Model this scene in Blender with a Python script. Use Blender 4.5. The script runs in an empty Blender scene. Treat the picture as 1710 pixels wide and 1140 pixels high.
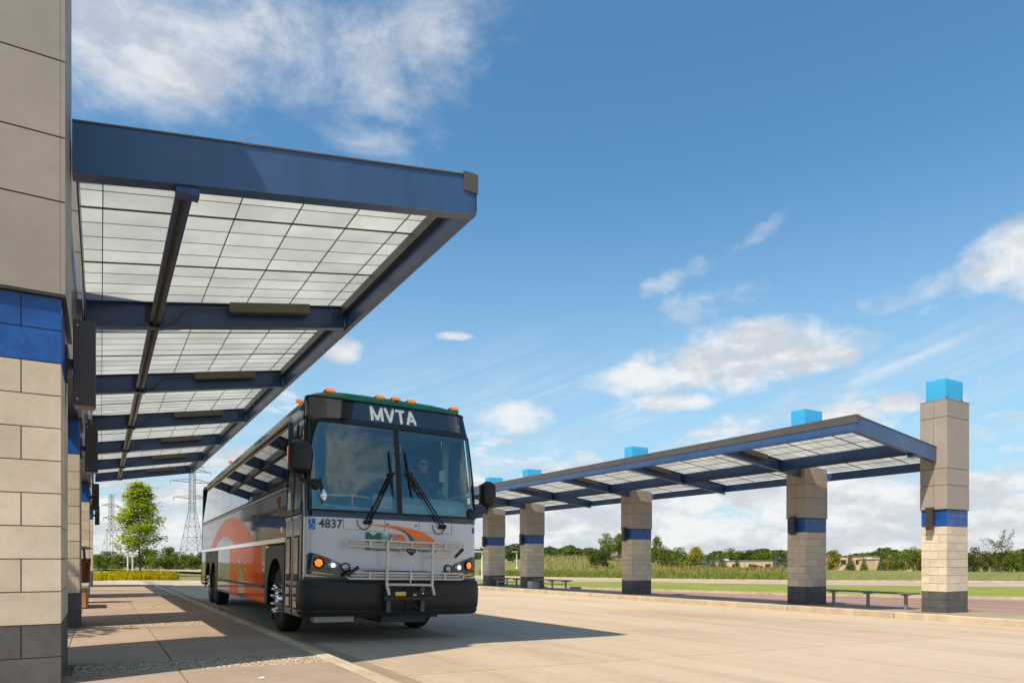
import bpy, bmesh, math, random
from mathutils import Vector, Matrix
random.seed(7)
R_ = math.radians
scene = bpy.context.scene
COL = scene.collection

# ------------------------------------------------------------------ camera
EYE = Vector((0.0, 0.0, 1.16))
HEAD = R_(31.07)                       # camera heading, clockwise from the lane direction (+Y)
cam_d = bpy.data.cameras.new('camera'); cam = bpy.data.objects.new('camera', cam_d); COL.objects.link(cam)
cam.location = EYE; cam.rotation_euler = (R_(90), 0, -HEAD)
cam_d.sensor_width = 36; cam_d.lens = 24; cam_d.shift_y = 0.2111
cam_d.clip_start = 0.05; cam_d.clip_end = 6000
scene.camera = cam
cy_ = scene.cycles; cy_.max_bounces = 6; cy_.diffuse_bounces = 3; cy_.glossy_bounces = 4; cy_.transmission_bounces = 4; cy_.transparent_max_bounces = 10; cy_.caustics_reflective = False; cy_.caustics_refractive = False

# ------------------------------------------------------------------ sun and sky
SHX, SHY = 0.66, 0.305                 # shadow offset per metre of height
sun_dir = Vector((-SHX, -SHY, 1)).normalized()
SUN_EL = math.asin(sun_dir.z); SUN_AZ = math.atan2(sun_dir.x, sun_dir.y)
sd = bpy.data.lights.new('sun', 'SUN'); sd.energy = 3.9; sd.angle = R_(0.53); sd.color = (1, 0.87, 0.69)
so = bpy.data.objects.new('sun', sd); COL.objects.link(so); so.location = (-20, -10, 40)
so.rotation_euler = (-sun_dir).to_track_quat('-Z', 'Y').to_euler()
vs = scene.view_settings
vs.view_transform = 'Standard'; vs.look = 'None'; vs.exposure = 0.64; vs.gamma = 1; vs.use_curve_mapping = False

world = bpy.data.worlds.new('World'); scene.world = world; world.use_nodes = True
world.cycles.sampling_method = 'MANUAL'; world.cycles.sample_map_resolution = 512

class NT:
    """small helper to wire shader nodes"""
    def __init__(s, tree): s.t = tree; s.n = tree.nodes; s.l = tree.links
    def new(s, typ, **kw):
        n = s.n.new(typ)
        for k, v in kw.items(): setattr(n, k, v)
        return n
    def put(s, sock, val):
        if isinstance(val, bpy.types.NodeSocket): s.l.new(val, sock)
        else:
            try: sock.default_value = val
            except Exception: sock.default_value = (*val, 1) if len(val) == 3 else val
    def m(s, op, a, b=0.0, c=0.0, clamp=False):
        n = s.new('ShaderNodeMath', operation=op, use_clamp=clamp)
        s.put(n.inputs[0], a); s.put(n.inputs[1], b); s.put(n.inputs[2], c); return n.outputs[0]
    def mix(s, f, a, b, blend='MIX'):
        n = s.new('ShaderNodeMix', data_type='RGBA', blend_type=blend)
        s.put(n.inputs[0], f); s.put(n.inputs[6], a); s.put(n.inputs[7], b); return n.outputs[2]
    def ss(s, x, lo, hi, a=0.0, b=1.0):
        n = s.new('ShaderNodeMapRange', interpolation_type='SMOOTHSTEP')
        for k, v in zip(range(5), (x, lo, hi, a, b)): s.put(n.inputs[k], v)
        return n.outputs[0]
    def noise(s, vec, scale, detail=5, rough=0.55, dist=0.0):
        n = s.new('ShaderNodeTexNoise'); s.put(n.inputs['Vector'], vec)
        n.inputs['Scale'].default_value = scale; n.inputs['Detail'].default_value = detail
        n.inputs['Roughness'].default_value = rough; n.inputs['Distortion'].default_value = dist
        return n.outputs[0]
    def comb(s, x, y, z):
        n = s.new('ShaderNodeCombineXYZ')
        for i, v in enumerate((x, y, z)): s.put(n.inputs[i], v)
        return n.outputs[0]
    def sep(s, v):
        n = s.new('ShaderNodeSeparateXYZ'); s.l.new(v, n.inputs[0]); return n.outputs

def build_world():
    w = NT(world.node_tree); w.n.clear()
    out = w.new('ShaderNodeOutputWorld'); bg = w.new('ShaderNodeBackground'); w.l.new(bg.outputs[0], out.inputs[0])
    sky = w.new('ShaderNodeTexSky'); sky.sky_type = 'NISHITA'; sky.sun_disc = False
    sky.sun_elevation = SUN_EL; sky.sun_rotation = SUN_AZ; sky.air_density = 1.15; sky.dust_density = 0.6; sky.ozone_density = 2.2
    tc = w.new('ShaderNodeTexCoord'); d = tc.outputs['Generated']
    X, Y, Z = w.sep(d)
    az = w.m('MULTIPLY', w.m('ARCTAN2', X, Y), 180 / math.pi)
    el = w.m('MULTIPLY', w.m('ARCSINE', Z), 180 / math.pi)
    # clouds live on a flat layer: noise is sampled in direction, flattened towards the horizon
    nv = w.comb(X, Y, w.m('MULTIPLY', Z, 1.6))
    n1 = w.noise(nv, 5.5, 7, 0.62, 0.35)
    n2 = w.noise(nv, 17, 5, 0.6, 0.2)
    def blob(a, e, ra, re, rot=0, gain=1.0):
        c, s = math.cos(R_(rot)), math.sin(R_(rot))
        da = w.m('SUBTRACT', az, a); de = w.m('SUBTRACT', el, e)
        p = w.m('DIVIDE', w.m('ADD', w.m('MULTIPLY', da, c), w.m('MULTIPLY', de, s)), ra)
        q = w.m('DIVIDE', w.m('SUBTRACT', w.m('MULTIPLY', de, c), w.m('MULTIPLY', da, s)), re)
        r = w.m('ADD', w.m('MULTIPLY', p, p), w.m('MULTIPLY', q, q))
        return w.m('MULTIPLY', w.m('SUBTRACT', 1.0, r), gain)
    def mx(l):
        o = l[0]
        for k in l[1:]: o = w.m('MAXIMUM', o, k)
        return o
    # soft big cloud high on the left, fair-weather cumulus on the right
    hi = mx([blob(3, 34.2, 10, 5.2, -8, 1.0), blob(15, 35.6, 12, 4.6, -6, 1.0), blob(19.0, 31.0, 7, 2.0, -14, 0.8), blob(25, 43, 12, 6, 0), blob(-6, 41, 14, 7), blob(-50, 48, 22, 9), blob(-115, 40, 22, 9), blob(110, 52, 22, 9), blob(-160, 62, 30, 9), blob(60, 68, 40, 8), blob(23.5, 37.5, 5.5, 4.2, 12, 0.8)])  # broad blobs to the sides, behind and overhead: unseen, added to raise ambient light
    hi = w.m('MAXIMUM', hi, -1.2)
    hid = w.m('ADD', hi, w.m('MULTIPLY', w.m('SUBTRACT', n1, 0.5), 4.0))
    hid = w.m('ADD', hid, w.m('MULTIPLY', w.m('SUBTRACT', n2, 0.5), 0.9))
    him = w.m('MULTIPLY', w.ss(hid, -0.2, 1.7), 0.80)
    lo = mx([blob(48, 14.9, 8.0, 2.1), blob(50.5, 16.4, 5.4, 2.2), blob(42.5, 14.4, 5.0, 1.6), blob(55, 15.4, 4.6, 1.6), blob(44, 12.6, 4, 0.9), blob(69, 19.2, 4.6, 2.9), blob(17, 16.6, 1.8, 1.1), blob(26.3, 17.9, 1.6, 0.4), blob(31, 11.6, 3.2, 1.7),
             blob(57, 10.6, 3.6, 1.1), blob(100, 17, 9, 3), blob(130, 24, 10, 4), blob(169, 30, 11, 6), blob(140, 14, 12, 4), blob(-150, 28, 12, 5), blob(-110, 22, 10, 4), blob(-60, 25, 13, 5), blob(-30, 18, 9, 3), blob(-170, 42, 14, 6), blob(120, 45, 12, 6), blob(175, 58, 14, 8)])
    lo = w.m('MAXIMUM', lo, -2.0)
    lod = w.m('ADD', lo, w.m('MULTIPLY', w.m('SUBTRACT', n2, 0.5), 2.6))
    lod = w.m('ADD', lod, w.m('MULTIPLY', w.m('SUBTRACT', n1, 0.5), 0.9))
    lom = w.m('MULTIPLY', w.ss(lod, -0.35, 0.95), 0.90)
    # streaks of thin cloud
    sv = w.comb(w.m('MULTIPLY', w.m('ADD', az, w.m('MULTIPLY', el, -1.7)), 0.035), w.m('MULTIPLY', w.m('ADD', el, w.m('MULTIPLY', az, -0.33)), 0.40), 0.0)
    n3 = w.noise(sv, 1.0, 5, 0.62, 0.5)
    band = w.m('MULTIPLY', w.ss(el, 4.0, 8.0), w.ss(el, 20.0, 11.5))
    stm = w.m('MULTIPLY', w.m('MULTIPLY', w.ss(n3, 0.40, 0.74), w.m('MULTIPLY', band, w.ss(w.noise(nv, 3.1, 3, 0.5), 0.30, 0.56))), 0.80)
    wsp = mx([blob(50.6, 24.0, 4.6, 0.7, 20), blob(45.5, 22.0, 4.0, 0.9, 18), blob(46.5, 19.6, 5.5, 1.5, 10), blob(62, 18.6, 3.6, 1.0, 10), blob(58, 13.2, 8, 0.9, 10), blob(36, 9.5, 9, 1.0, 12)])
    wsm = w.m('MULTIPLY', w.ss(w.m('ADD', wsp, w.m('MULTIPLY', w.m('SUBTRACT', n2, 0.5), 5.5)), 0.0, 2.0), 0.42)
    # bank of cumulus low over the horizon, all round
    bv = w.comb(w.m('MULTIPLY', X, 1.0), w.m('MULTIPLY', Y, 1.0), w.m('MULTIPLY', Z, 2.6))
    n4 = w.noise(bv, 13, 6, 0.6, 0.25)
    n5 = w.noise(bv, 4.2, 4, 0.5)
    prof = w.m('SUBTRACT', 1.0, w.m('DIVIDE', el, 9.2))
    bkd = w.m('ADD', w.m('MULTIPLY', prof, 0.95), w.m('ADD', w.m('MULTIPLY', w.m('SUBTRACT', n4, 0.5), 2.6), w.m('MULTIPLY', w.m('SUBTRACT', n5, 0.5), 2.2)))
    bkm = w.m('MULTIPLY', w.ss(bkd, -0.15, 0.5), 0.92)
    mask = w.m('MAXIMUM', w.m('MAXIMUM', him, lom), w.m('MAXIMUM', bkm, w.m('MAXIMUM', stm, wsm)))
    # shading of the clouds: greyer where they are thick and underneath
    shade = w.ss(w.noise(w.comb(X, Y, w.m('ADD', w.m('MULTIPLY', Z, 2.2), 0.13)), 13, 6, 0.62), 0.38, 0.62)
    cc = w.mix(shade, (3.2, 3.32, 3.55), (4.6, 4.58, 4.55))
    hor = w.ss(el, 30.0, 0.0)
    skyt = w.mix(1.0, sky.outputs[0], (0.46, 0.74, 0.82), 'MULTIPLY')
    skyc = w.mix(w.m('MULTIPLY', hor, 0.72), skyt, (2.45, 3.35, 4.1))
    
    w.l.new(w.mix(mask, skyc, cc), bg.inputs[0])
    bg.inputs[1].default_value = 0.13
build_world()
# ------------------------------------------------------------------ pixel helpers (directions of the photograph -> points on the ground)
FWD = Vector((math.sin(HEAD), math.cos(HEAD), 0)); RGT = Vector((math.cos(HEAD), -math.sin(HEAD), 0))
def ray(u, v): return FWD * 1140 + RGT * (u - 855) + Vector((0, 0, 931 - v))
SLY, SLX = 0.006, 0.0227               # the lane falls gently away from the camera and to the right
def gz(x, y): return -SLY * (min(max(y, -20), 45) - 11) - SLX * (min(max(x, -10), 20) - 2.1)
def hit(u, v, dz=0.0):
    d = ray(u, v); t = 1.2 / -d.z
    for _ in range(60):
        p = EYE + d * t; t = 0.5 * t + 0.5 * (gz(p.x, p.y) + dz - EYE.z) / d.z
    return EYE + d * t
def along(u, v, Y):                    # point on that line of sight at lane distance Y
    d = ray(u, v); return EYE + d * (Y / d.y)

# ------------------------------------------------------------------ materials
MATS = {}
def mat(name, col, rough=0.6, metal=0.0, var=0.0, vs_=3.0, bump=0.0, bs=60.0, spec=0.5, coat=0.0, streak=False, rnd=0.0, col2=None):
    """principled surface with noise mottling, optional fine relief and per-object variation"""
    if name in MATS: return MATS[name]
    m = bpy.data.materials.new(name); m.use_nodes = True; t = NT(m.node_tree); t.n.clear()
    o = t.new('ShaderNodeOutputMaterial'); p = t.new('ShaderNodeBsdfPrincipled'); t.l.new(p.outputs[0], o.inputs[0])
    p.inputs['Roughness'].default_value = rough; p.inputs['Metallic'].default_value = metal
    p.inputs['Specular IOR Level'].default_value = spec; p.inputs['Coat Weight'].default_value = coat; p.inputs['Coat Roughness'].default_value = 0.03
    c = None
    tc = t.new('ShaderNodeTexCoord'); v = tc.outputs['Object']
    if rnd or var:
        geo = t.new('ShaderNodeNewGeometry'); v = geo.outputs['Position']
    if var or col2:
        if streak:
            a, b, e = t.sep(v); v2 = t.comb(t.m('MULTIPLY', a, 1.0), t.m('MULTIPLY', b, 1.0), t.m('MULTIPLY', e, 0.12))
        else: v2 = v
        n = t.noise(v2, vs_, 6, 0.6); n2 = t.noise(v2, vs_ * 7.3, 4, 0.6)
        f = t.m('ADD', t.m('MULTIPLY', n, 0.65), t.m('MULTIPLY', n2, 0.35))
        f = t.ss(f, 0.33, 0.67)
        hi = tuple(min(1, k * (1 + var)) for k in col); lo = tuple(k * (1 - var) for k in (col2 or col))
        c = t.mix(f, lo, hi)
    if rnd:
        oi = t.new('ShaderNodeObjectInfo')
        g = t.m('ADD', 1 - rnd, t.m('MULTIPLY', oi.outputs['Random'], 2 * rnd))
        c = t.mix(1.0, c if c else (*col, 1), t.comb(g, g, g), 'MULTIPLY')
    if c is None: p.inputs['Base Color'].default_value = (*col, 1)
    else: t.l.new(c, p.inputs['Base Color'])
    if bump:
        b = t.new('ShaderNodeBump'); b.inputs['Strength'].default_value = bump; b.inputs['Distance'].default_value = 0.02
        t.l.new(t.noise(v, bs, 4, 0.6), b.inputs['Height']); t.l.new(b.outputs[0], p.inputs['Normal'])
    MATS[name] = m; return m
def emis(name, col, st, base=None):
    m = mat(name, base or col, 0.3); p = [n for n in m.node_tree.nodes if n.type == 'BSDF_PRINCIPLED'][0]
    p.inputs['Emission Color'].default_value = (*col, 1); p.inputs['Emission Strength'].default_value = st; return m
def glass(name, tint, ior=1.5, gain=1.0, rough=0.0, base=None, cover=0.0, refl=(1, 1, 1)):
    """thin pane: tinted see-through plus mirror reflection by Fresnel"""
    m = bpy.data.materials.new(name); m.use_nodes = True; t = NT(m.node_tree); t.n.clear()
    o = t.new('ShaderNodeOutputMaterial'); tr = t.new('ShaderNodeBsdfTransparent'); gl = t.new('ShaderNodeBsdfGlossy')
    tr.inputs[0].default_value = (*tint, 1); gl.inputs['Roughness'].default_value = rough; gl.inputs[0].default_value = (*refl, 1)
    fr = t.new('ShaderNodeFresnel'); fr.inputs[0].default_value = ior
    mx = t.new('ShaderNodeMixShader'); t.l.new(t.m('MULTIPLY', fr.outputs[0], gain, clamp=True), mx.inputs[0])
    inner = tr.outputs[0]
    if base:
        df = t.new('ShaderNodeBsdfDiffuse'); df.inputs[0].default_value = (*base, 1)
        m2 = t.new('ShaderNodeMixShader'); m2.inputs[0].default_value = cover
        t.l.new(tr.outputs[0], m2.inputs[1]); t.l.new(df.outputs[0], m2.inputs[2]); inner = m2.outputs[0]
    t.l.new(inner, mx.inputs[1]); t.l.new(gl.outputs[0], mx.inputs[2]); t.l.new(mx.outputs[0], o.inputs[0])
    MATS[name] = m; return m
def translucent(name, col, tr=0.6, var=0.06):
    m = bpy.data.materials.new(name); m.use_nodes = True; t = NT(m.node_tree); t.n.clear()
    o = t.new('ShaderNodeOutputMaterial'); a = t.new('ShaderNodeBsdfDiffuse'); b = t.new('ShaderNodeBsdfTranslucent')
    geo = t.new('ShaderNodeNewGeometry'); oi = t.new('ShaderNodeObjectInfo')
    f = t.ss(t.noise(geo.outputs['Position'], 1.2, 5, 0.6), 0.3, 0.7)
    g = t.m('ADD', 1 - var, t.m('MULTIPLY', oi.outputs['Random'], var))
    c = t.mix(1.0, t.mix(f, tuple(k * (1 - var) for k in col), col), t.comb(g, g, g), 'MULTIPLY')
    t.l.new(c, a.inputs[0]); t.l.new(c, b.inputs[0])
    m1 = t.new('ShaderNodeMixShader'); m1.inputs[0].default_value = tr
    t.l.new(a.outputs[0], m1.inputs[1]); t.l.new(b.outputs[0], m1.inputs[2]); t.l.new(m1.outputs[0], o.inputs[0])
    MATS[name] = m; return m

# ------------------------------------------------------------------ mesh builder
class MB:
    def __init__(s): s.v = []; s.f = []
    def add(s, vs_, fs):
        k = len(s.v); s.v += [tuple(p) for p in vs_]; s.f += [tuple(i + k for i in f) for f in fs]; return s
    def hexa(s, p): return s.add(p, [(0, 3, 2, 1), (4, 5, 6, 7), (0, 1, 5, 4), (1, 2, 6, 5), (2, 3, 7, 6), (3, 0, 4, 7)])
    def box(s, x0, x1, y0, y1, z0, z1):
        return s.hexa([(x0, y0, z0), (x1, y0, z0), (x1, y1, z0), (x0, y1, z0), (x0, y0, z1), (x1, y0, z1), (x1, y1, z1), (x0, y1, z1)])
    def bar(s, a, b, w, h, up=(0, 0, 1)):
        """rectangular bar from a to b, w across, h along up"""
        a, b = Vector(a), Vector(b); d = (b - a).normalized(); u = Vector(up); x = d.cross(u)
        if x.length < 1e-5: x = d.cross(Vector((1, 0, 0)))
        x.normalize(); u = x.cross(d).normalized(); x *= w / 2; u *= h / 2
        return s.hexa([a - x - u, a + x - u, b + x - u, b - x - u, a - x + u, a + x + u, b + x + u, b - x + u])
    def tube(s, pts, r, seg=8, caps=True):
        pts = [Vector(p) for p in pts]; n = len(pts); rs = r if isinstance(r, (list, tuple)) else [r] * n
        ref = None; base = len(s.v)
        for i, p in enumerate(pts):
            d = (pts[min(i + 1, n - 1)] - pts[max(i - 1, 0)]).normalized()
            if ref is None: ref = d.orthogonal().normalized()
            x = (ref - d * ref.dot(d)); x = x.normalized() if x.length > 1e-6 else d.orthogonal().normalized(); ref = x; y = d.cross(x)
            for k in range(seg):
                a = 2 * math.pi * k / seg; s.v.append(tuple(p + (x * math.cos(a) + y * math.sin(a)) * rs[i]))
        for i in range(n - 1):
            for k in range(seg):
                a = base + i * seg + k; b = base + i * seg + (k + 1) % seg; s.f.append((a, b, b + seg, a + seg))
        if caps:
            s.f.append(tuple(base + k for k in range(seg))[::-1]); s.f.append(tuple(base + (n - 1) * seg + k for k in range(seg)))
        return s
    def lathe(s, prof, c, axis, seg=24):
        """profile of (radius, distance along axis) turned about axis through c"""
        a = Vector(axis).normalized(); x = a.orthogonal().normalized(); y = a.cross(x); c = Vector(c); base = len(s.v); n = len(prof)
        for (r, h) in prof:
            for k in range(seg):
                t = 2 * math.pi * k / seg; s.v.append(tuple(c + a * h + (x * math.cos(t) + y * math.sin(t)) * r))
        for i in range(n - 1):
            for k in range(seg):
                p = base + i * seg + k; q = base + i * seg + (k + 1) % seg; s.f.append((p, q, q + seg, p + seg))
        if prof[0][0] > 1e-4: s.f.append(tuple(base + k for k in range(seg))[::-1])
        if prof[-1][0] > 1e-4: s.f.append(tuple(base + (n - 1) * seg + k for k in range(seg)))
        return s
    def grid(s, rows):
        k = len(s.v); n = len(rows[0])
        for r in rows: s.v += [tuple(p) for p in r]
        for i in range(len(rows) - 1):
            for j in range(n - 1): s.f.append((k + i * n + j, k + i * n + j + 1, k + (i + 1) * n + j + 1, k + (i + 1) * n + j))
        return s
    def prism(s, poly, d):
        """flat polygon pushed along vector d"""
        n = len(poly); d = Vector(d); k = len(s.v)
        s.v += [tuple(p) for p in poly] + [tuple(Vector(p) + d) for p in poly]
        s.f.append(tuple(range(k, k + n))[::-1]); s.f.append(tuple(range(k + n, k + 2 * n)))
        for i in range(n): j = (i + 1) % n; s.f.append((k + i, k + j, k + n + j, k + n + i))
        return s
    def ball(s, c, rx, ry, rz, nu=12, nv=8):
        rows = [[(c[0] + rx * math.sin(math.pi * i / nv) * math.cos(2 * math.pi * j / nu), c[1] + ry * math.sin(math.pi * i / nv) * math.sin(2 * math.pi * j / nu), c[2] + rz * math.cos(math.pi * i / nv)) for j in range(nu + 1)] for i in range(nv + 1)]
        return s.grid(rows)
    def mesh(s, name, m=None, smooth=False, fix=True):
        me = bpy.data.meshes.new(name); me.from_pydata(s.v, [], s.f)
        if fix:
            bm = bmesh.new(); bm.from_mesh(me); bmesh.ops.remove_doubles(bm, verts=bm.verts, dist=1e-5); bmesh.ops.recalc_face_normals(bm, faces=bm.faces); bm.to_mesh(me); bm.free()
        if smooth:
            for p in me.polygons: p.use_smooth = True
        if m: me.materials.append(m)
        me.update(); return me
    def build(s, name, m, parent=None, smooth=False, bevel=0.0, fix=True, local=False):
        """link as one object; vertices are world coordinates unless local"""
        return link(name, s.mesh(name, m, smooth, fix), parent, None, bevel, smooth, local)
def wloc(o):
    p = Vector((0, 0, 0))
    while o: p = p + o.location; o = o.parent
    return p
def link(name, me, parent=None, loc=None, bevel=0.0, smooth=False, local=False):
    o = bpy.data.objects.new(name, me); COL.objects.link(o)
    base = Vector(loc) if loc is not None else Vector((0, 0, 0))
    if parent:
        o.parent = parent
        o.location = base if local else base - wloc(parent)
    else: o.location = base
    if bevel:
        b = o.modifiers.new('bevel', 'BEVEL'); b.width = bevel; b.segments = 2; b.limit_method = 'ANGLE'; b.angle_limit = R_(40)
        if smooth is None: pass
    if smooth:
        md = o.modifiers.new('split', 'EDGE_SPLIT'); md.split_angle = R_(38)
    return o
def tag(o, label=None, cat=None, group=None, kind=None):
    if label: o['label'] = label
    if cat: o['category'] = cat
    if group: o['group'] = group
    if kind: o['kind'] = kind
    return o
def thing(name, label, cat, loc=(0, 0, 0), group=None):
    o = bpy.data.objects.new(name, None); COL.objects.link(o); o.location = loc; o.empty_display_size = 0.3
    return tag(o, label, cat, group)
BOXC = {}
def boxpart(name, m, parent, x0, x1, y0, y1, z0, z1, bevel=0.0):
    """box whose mesh data is shared with every other box of the same size and material"""
    key = (m.name, round(x1 - x0, 3), round(y1 - y0, 3), round(z1 - z0, 3), name)
    if key not in BOXC:
        hx, hy, hz = (x1 - x0) / 2, (y1 - y0) / 2, (z1 - z0) / 2
        BOXC[key] = MB().box(-hx, hx, -hy, hy, -hz, hz).mesh(name, m)
    return link(name, BOXC[key], parent, ((x0 + x1) / 2, (y0 + y1) / 2, (z0 + z1) / 2), bevel)
# ------------------------------------------------------------------ ground materials
def ground_mat(name, cols, scale, bump=0.4, bs=40, rough=0.9, pebble=False, stripe=0.0, fine=0.25, wear=False):
    """cols: three colours from dark to light, mixed by noises of two sizes"""
    m = bpy.data.materials.new(name); m.use_nodes = True; t = NT(m.node_tree); t.n.clear()
    o = t.new('ShaderNodeOutputMaterial'); p = t.new('ShaderNodeBsdfPrincipled'); t.l.new(p.outputs[0], o.inputs[0])
    p.inputs['Roughness'].default_value = rough; p.inputs['Specular IOR Level'].default_value = 0.25
    geo = t.new('ShaderNodeNewGeometry'); v = geo.outputs['Position']
    x, y, z = t.sep(v)
    big = t.noise(t.comb(x, t.m('MULTIPLY', y, 1 - stripe), 0.0), scale, 7, 0.62, 0.3); sm = t.noise(v, scale * 11, 4, 0.65)
    oi = t.new('ShaderNodeObjectInfo')
    f = t.m('ADD', t.m('ADD', t.m('MULTIPLY', big, 1 - fine), t.m('MULTIPLY', sm, fine)), t.m('MULTIPLY', t.m('SUBTRACT', oi.outputs['Random'], 0.5), 0.10))
    r = t.new('ShaderNodeValToRGB'); r.color_ramp.elements[0].position = 0.33; r.color_ramp.elements[1].position = 0.68
    r.color_ramp.elements[0].color = (*cols[0], 1); r.color_ramp.elements[1].color = (*cols[2], 1)
    e = r.color_ramp.elements.new(0.5); e.color = (*cols[1], 1)
    t.l.new(f, r.inputs[0]); c = r.outputs[0]; hgt = t.noise(v, bs, 4, 0.7)
    if pebble:
        vo = t.new('ShaderNodeTexVoronoi'); vo.inputs['Scale'].default_value = 60; t.l.new(v, vo.inputs['Vector'])
        a, b, d = t.sep(vo.outputs['Color'])
        c = t.mix(t.ss(a, 0.0, 1.0, 0.0, 0.85), c, (0.42, 0.27, 0.15)); c = t.mix(t.ss(b, 0.55, 1.0), c, (0.10, 0.075, 0.06)); hgt = t.m('SUBTRACT', 1.0, vo.outputs['Distance'])
    if wear:
        lane = t.new('ShaderNodeTexNoise'); lane.noise_dimensions = '2D'; lane.inputs['Scale'].default_value = 1.0; lane.inputs['Detail'].default_value = 5
        t.l.new(t.comb(t.m('MULTIPLY', x, 2.3), t.m('MULTIPLY', y, 0.05), 0.0), lane.inputs['Vector'])
        k1 = t.ss(lane.outputs[0], 0.52, 0.72); c = t.mix(t.m('MULTIPLY', k1, 0.20), c, (0.23, 0.175, 0.125))
        dr = t.noise(t.comb(x, t.m('MULTIPLY', y, 0.8), 3.0), 2.6, 3, 0.55); c = t.mix(t.m('MULTIPLY', t.ss(dr, 0.68, 0.76), 0.28), c, (0.16, 0.125, 0.095))
        vc = t.new('ShaderNodeTexVoronoi'); vc.feature = 'DISTANCE_TO_EDGE'; vc.inputs['Scale'].default_value = 0.22; t.l.new(t.comb(t.m('ADD', x, t.m('MULTIPLY', big, 1.6)), t.m('ADD', y, t.m('MULTIPLY', big, 1.6)), 0.0), vc.inputs['Vector'])
        c = t.mix(t.m('MULTIPLY', t.ss(vc.outputs['Distance'], 0.004, 0.001), 0.10), c, (0.2, 0.15, 0.11))
    t.l.new(c, p.inputs['Base Color'])
    if bump:
        b = t.new('ShaderNodeBump'); b.inputs['Strength'].default_value = bump; b.inputs['Distance'].default_value = 0.015
        t.l.new(hgt, b.inputs['Height']); t.l.new(b.outputs[0], p.inputs['Normal'])
    MATS[name] = m; return m
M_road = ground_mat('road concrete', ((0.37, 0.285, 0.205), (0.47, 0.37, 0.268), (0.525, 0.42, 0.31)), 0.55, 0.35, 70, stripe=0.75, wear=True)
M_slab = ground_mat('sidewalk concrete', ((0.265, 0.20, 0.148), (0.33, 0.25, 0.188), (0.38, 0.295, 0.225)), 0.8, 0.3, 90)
M_kerb = ground_mat('kerb concrete', ((0.36, 0.29, 0.20), (0.48, 0.39, 0.275), (0.58, 0.48, 0.34)), 1.8, 0.4, 70)
M_gutter = ground_mat('gutter concrete', ((0.24, 0.18, 0.125), (0.31, 0.24, 0.165), (0.38, 0.295, 0.205)), 1.2, 0.3, 70, stripe=0.8)
M_aggr = ground_mat('exposed aggregate', ((0.14, 0.10, 0.06), (0.21, 0.15, 0.09), (0.30, 0.22, 0.14)), 3, 1.0, 60, pebble=True)
M_joint = mat('joint dark', (0.055, 0.042, 0.032), 0.95)
M_paver = ground_mat('red paver lane', ((0.20, 0.125, 0.105), (0.28, 0.18, 0.15), (0.37, 0.27, 0.215)), 0.7, 0.3, 60, stripe=0.88)
M_fard = ground_mat('pink road', ((0.33, 0.24, 0.20), (0.40, 0.30, 0.25), (0.46, 0.37, 0.30)), 0.2, 0.2, 30)
M_lawn = ground_mat('mown lawn', ((0.155, 0.185, 0.028), (0.215, 0.245, 0.042), (0.29, 0.30, 0.065)), 0.5, 0.8, 12, fine=0.45)
M_field = ground_mat('rough grass', ((0.10, 0.115, 0.03), (0.175, 0.18, 0.05), (0.25, 0.23, 0.08)), 0.12, 0.8, 5, fine=0.45)

# ------------------------------------------------------------------ the ground, one sheet to the horizon
def struct(o, kind='structure'): o['kind'] = kind; return o
def axis(lo, hi, near):
    a = [lo]
    for k in near: a.append(k)
    a.append(hi); return a
xs = [-3000, -1200, -500, -250, -120, -60, -30] + list(range(-20, 62, 4)) + [70, 85, 100, 120, 140, 165, 200, 250, 320, 450, 700, 1300, 3000]
ys = [-3000, -1000, -300, -120, -60, -30] + list(range(-20, 62, 4)) + [70, 85, 100, 120, 140, 165, 200, 250, 320, 450, 700, 1300, 3000]
def hill(x, y):                        # low bank behind the far road, in the middle of the view
    a = math.degrees(math.atan2(x, y)); r = math.hypot(x, y)
    h = 0.0
    w = max(0, 1 - ((a - 35.5) / 8.5) ** 2); s = min(max((r - 75) / 60, 0), 1); h += 1.9 * w * s * s * (3 - 2 * s)
    w2 = min(max((a - 39) / 6, 0), 1); s2 = min(max((r - 112) / 80, 0), 1); h -= 2.4 * w2 * s2 * s2 * (3 - 2 * s2)   # the land falls away behind the crest on the right
    return h
def gr(x, y): return gz(x, y) + hill(x, y)
g = MB().grid([[(x, y, gr(x, y) - 0.12) for x in xs] for y in ys]).build('ground', M_field, smooth=False)
struct(g)

# ------------------------------------------------------------------ bus lane of concrete slabs
KX = 2.06                              # outer edge of the left kerb
RX0, RX1 = KX + 0.46, 16.72
def sheet(x0, x1, y0, y1, dz, t):
    """slab top face that follows the falls, with sides t deep"""
    p = [(x0, y0), (x1, y0), (x1, y1), (x0, y1)]
    return MB().hexa([(a, b, gz(a, b) + dz - t) for a, b in p] + [(a, b, gz(a, b) + dz) for a, b in p])
road = sheet(KX - 0.3, RX1 + 0.3, -24, 44.9, -0.03, 0.05).build('road', M_joint); struct(road)
cols = [RX0, 6.1, 9.65, 13.2, RX1]; ry = [-24, -18, -13, -8.2, -3.4, 1.4, 6.2, 9.35, 14.0, 18.8, 23.6, 28.4, 33.2, 38, 44.9]
for i in range(4):
    for j in range(len(ry) - 1):
        sheet(cols[i] + 0.006, cols[i + 1] - 0.006, ry[j] + 0.006, ry[j + 1] - 0.006, 0, 0.03).build('road_slab', M_road, road)
for j in range(-8, 15):
    sheet(KX + 0.004, RX0 - 0.003, j * 3.05 + 0.002, min((j + 1) * 3.05 - 0.002, 44.9), 0.002, 0.03).build('gutter_slab', M_gutter, road)
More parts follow.
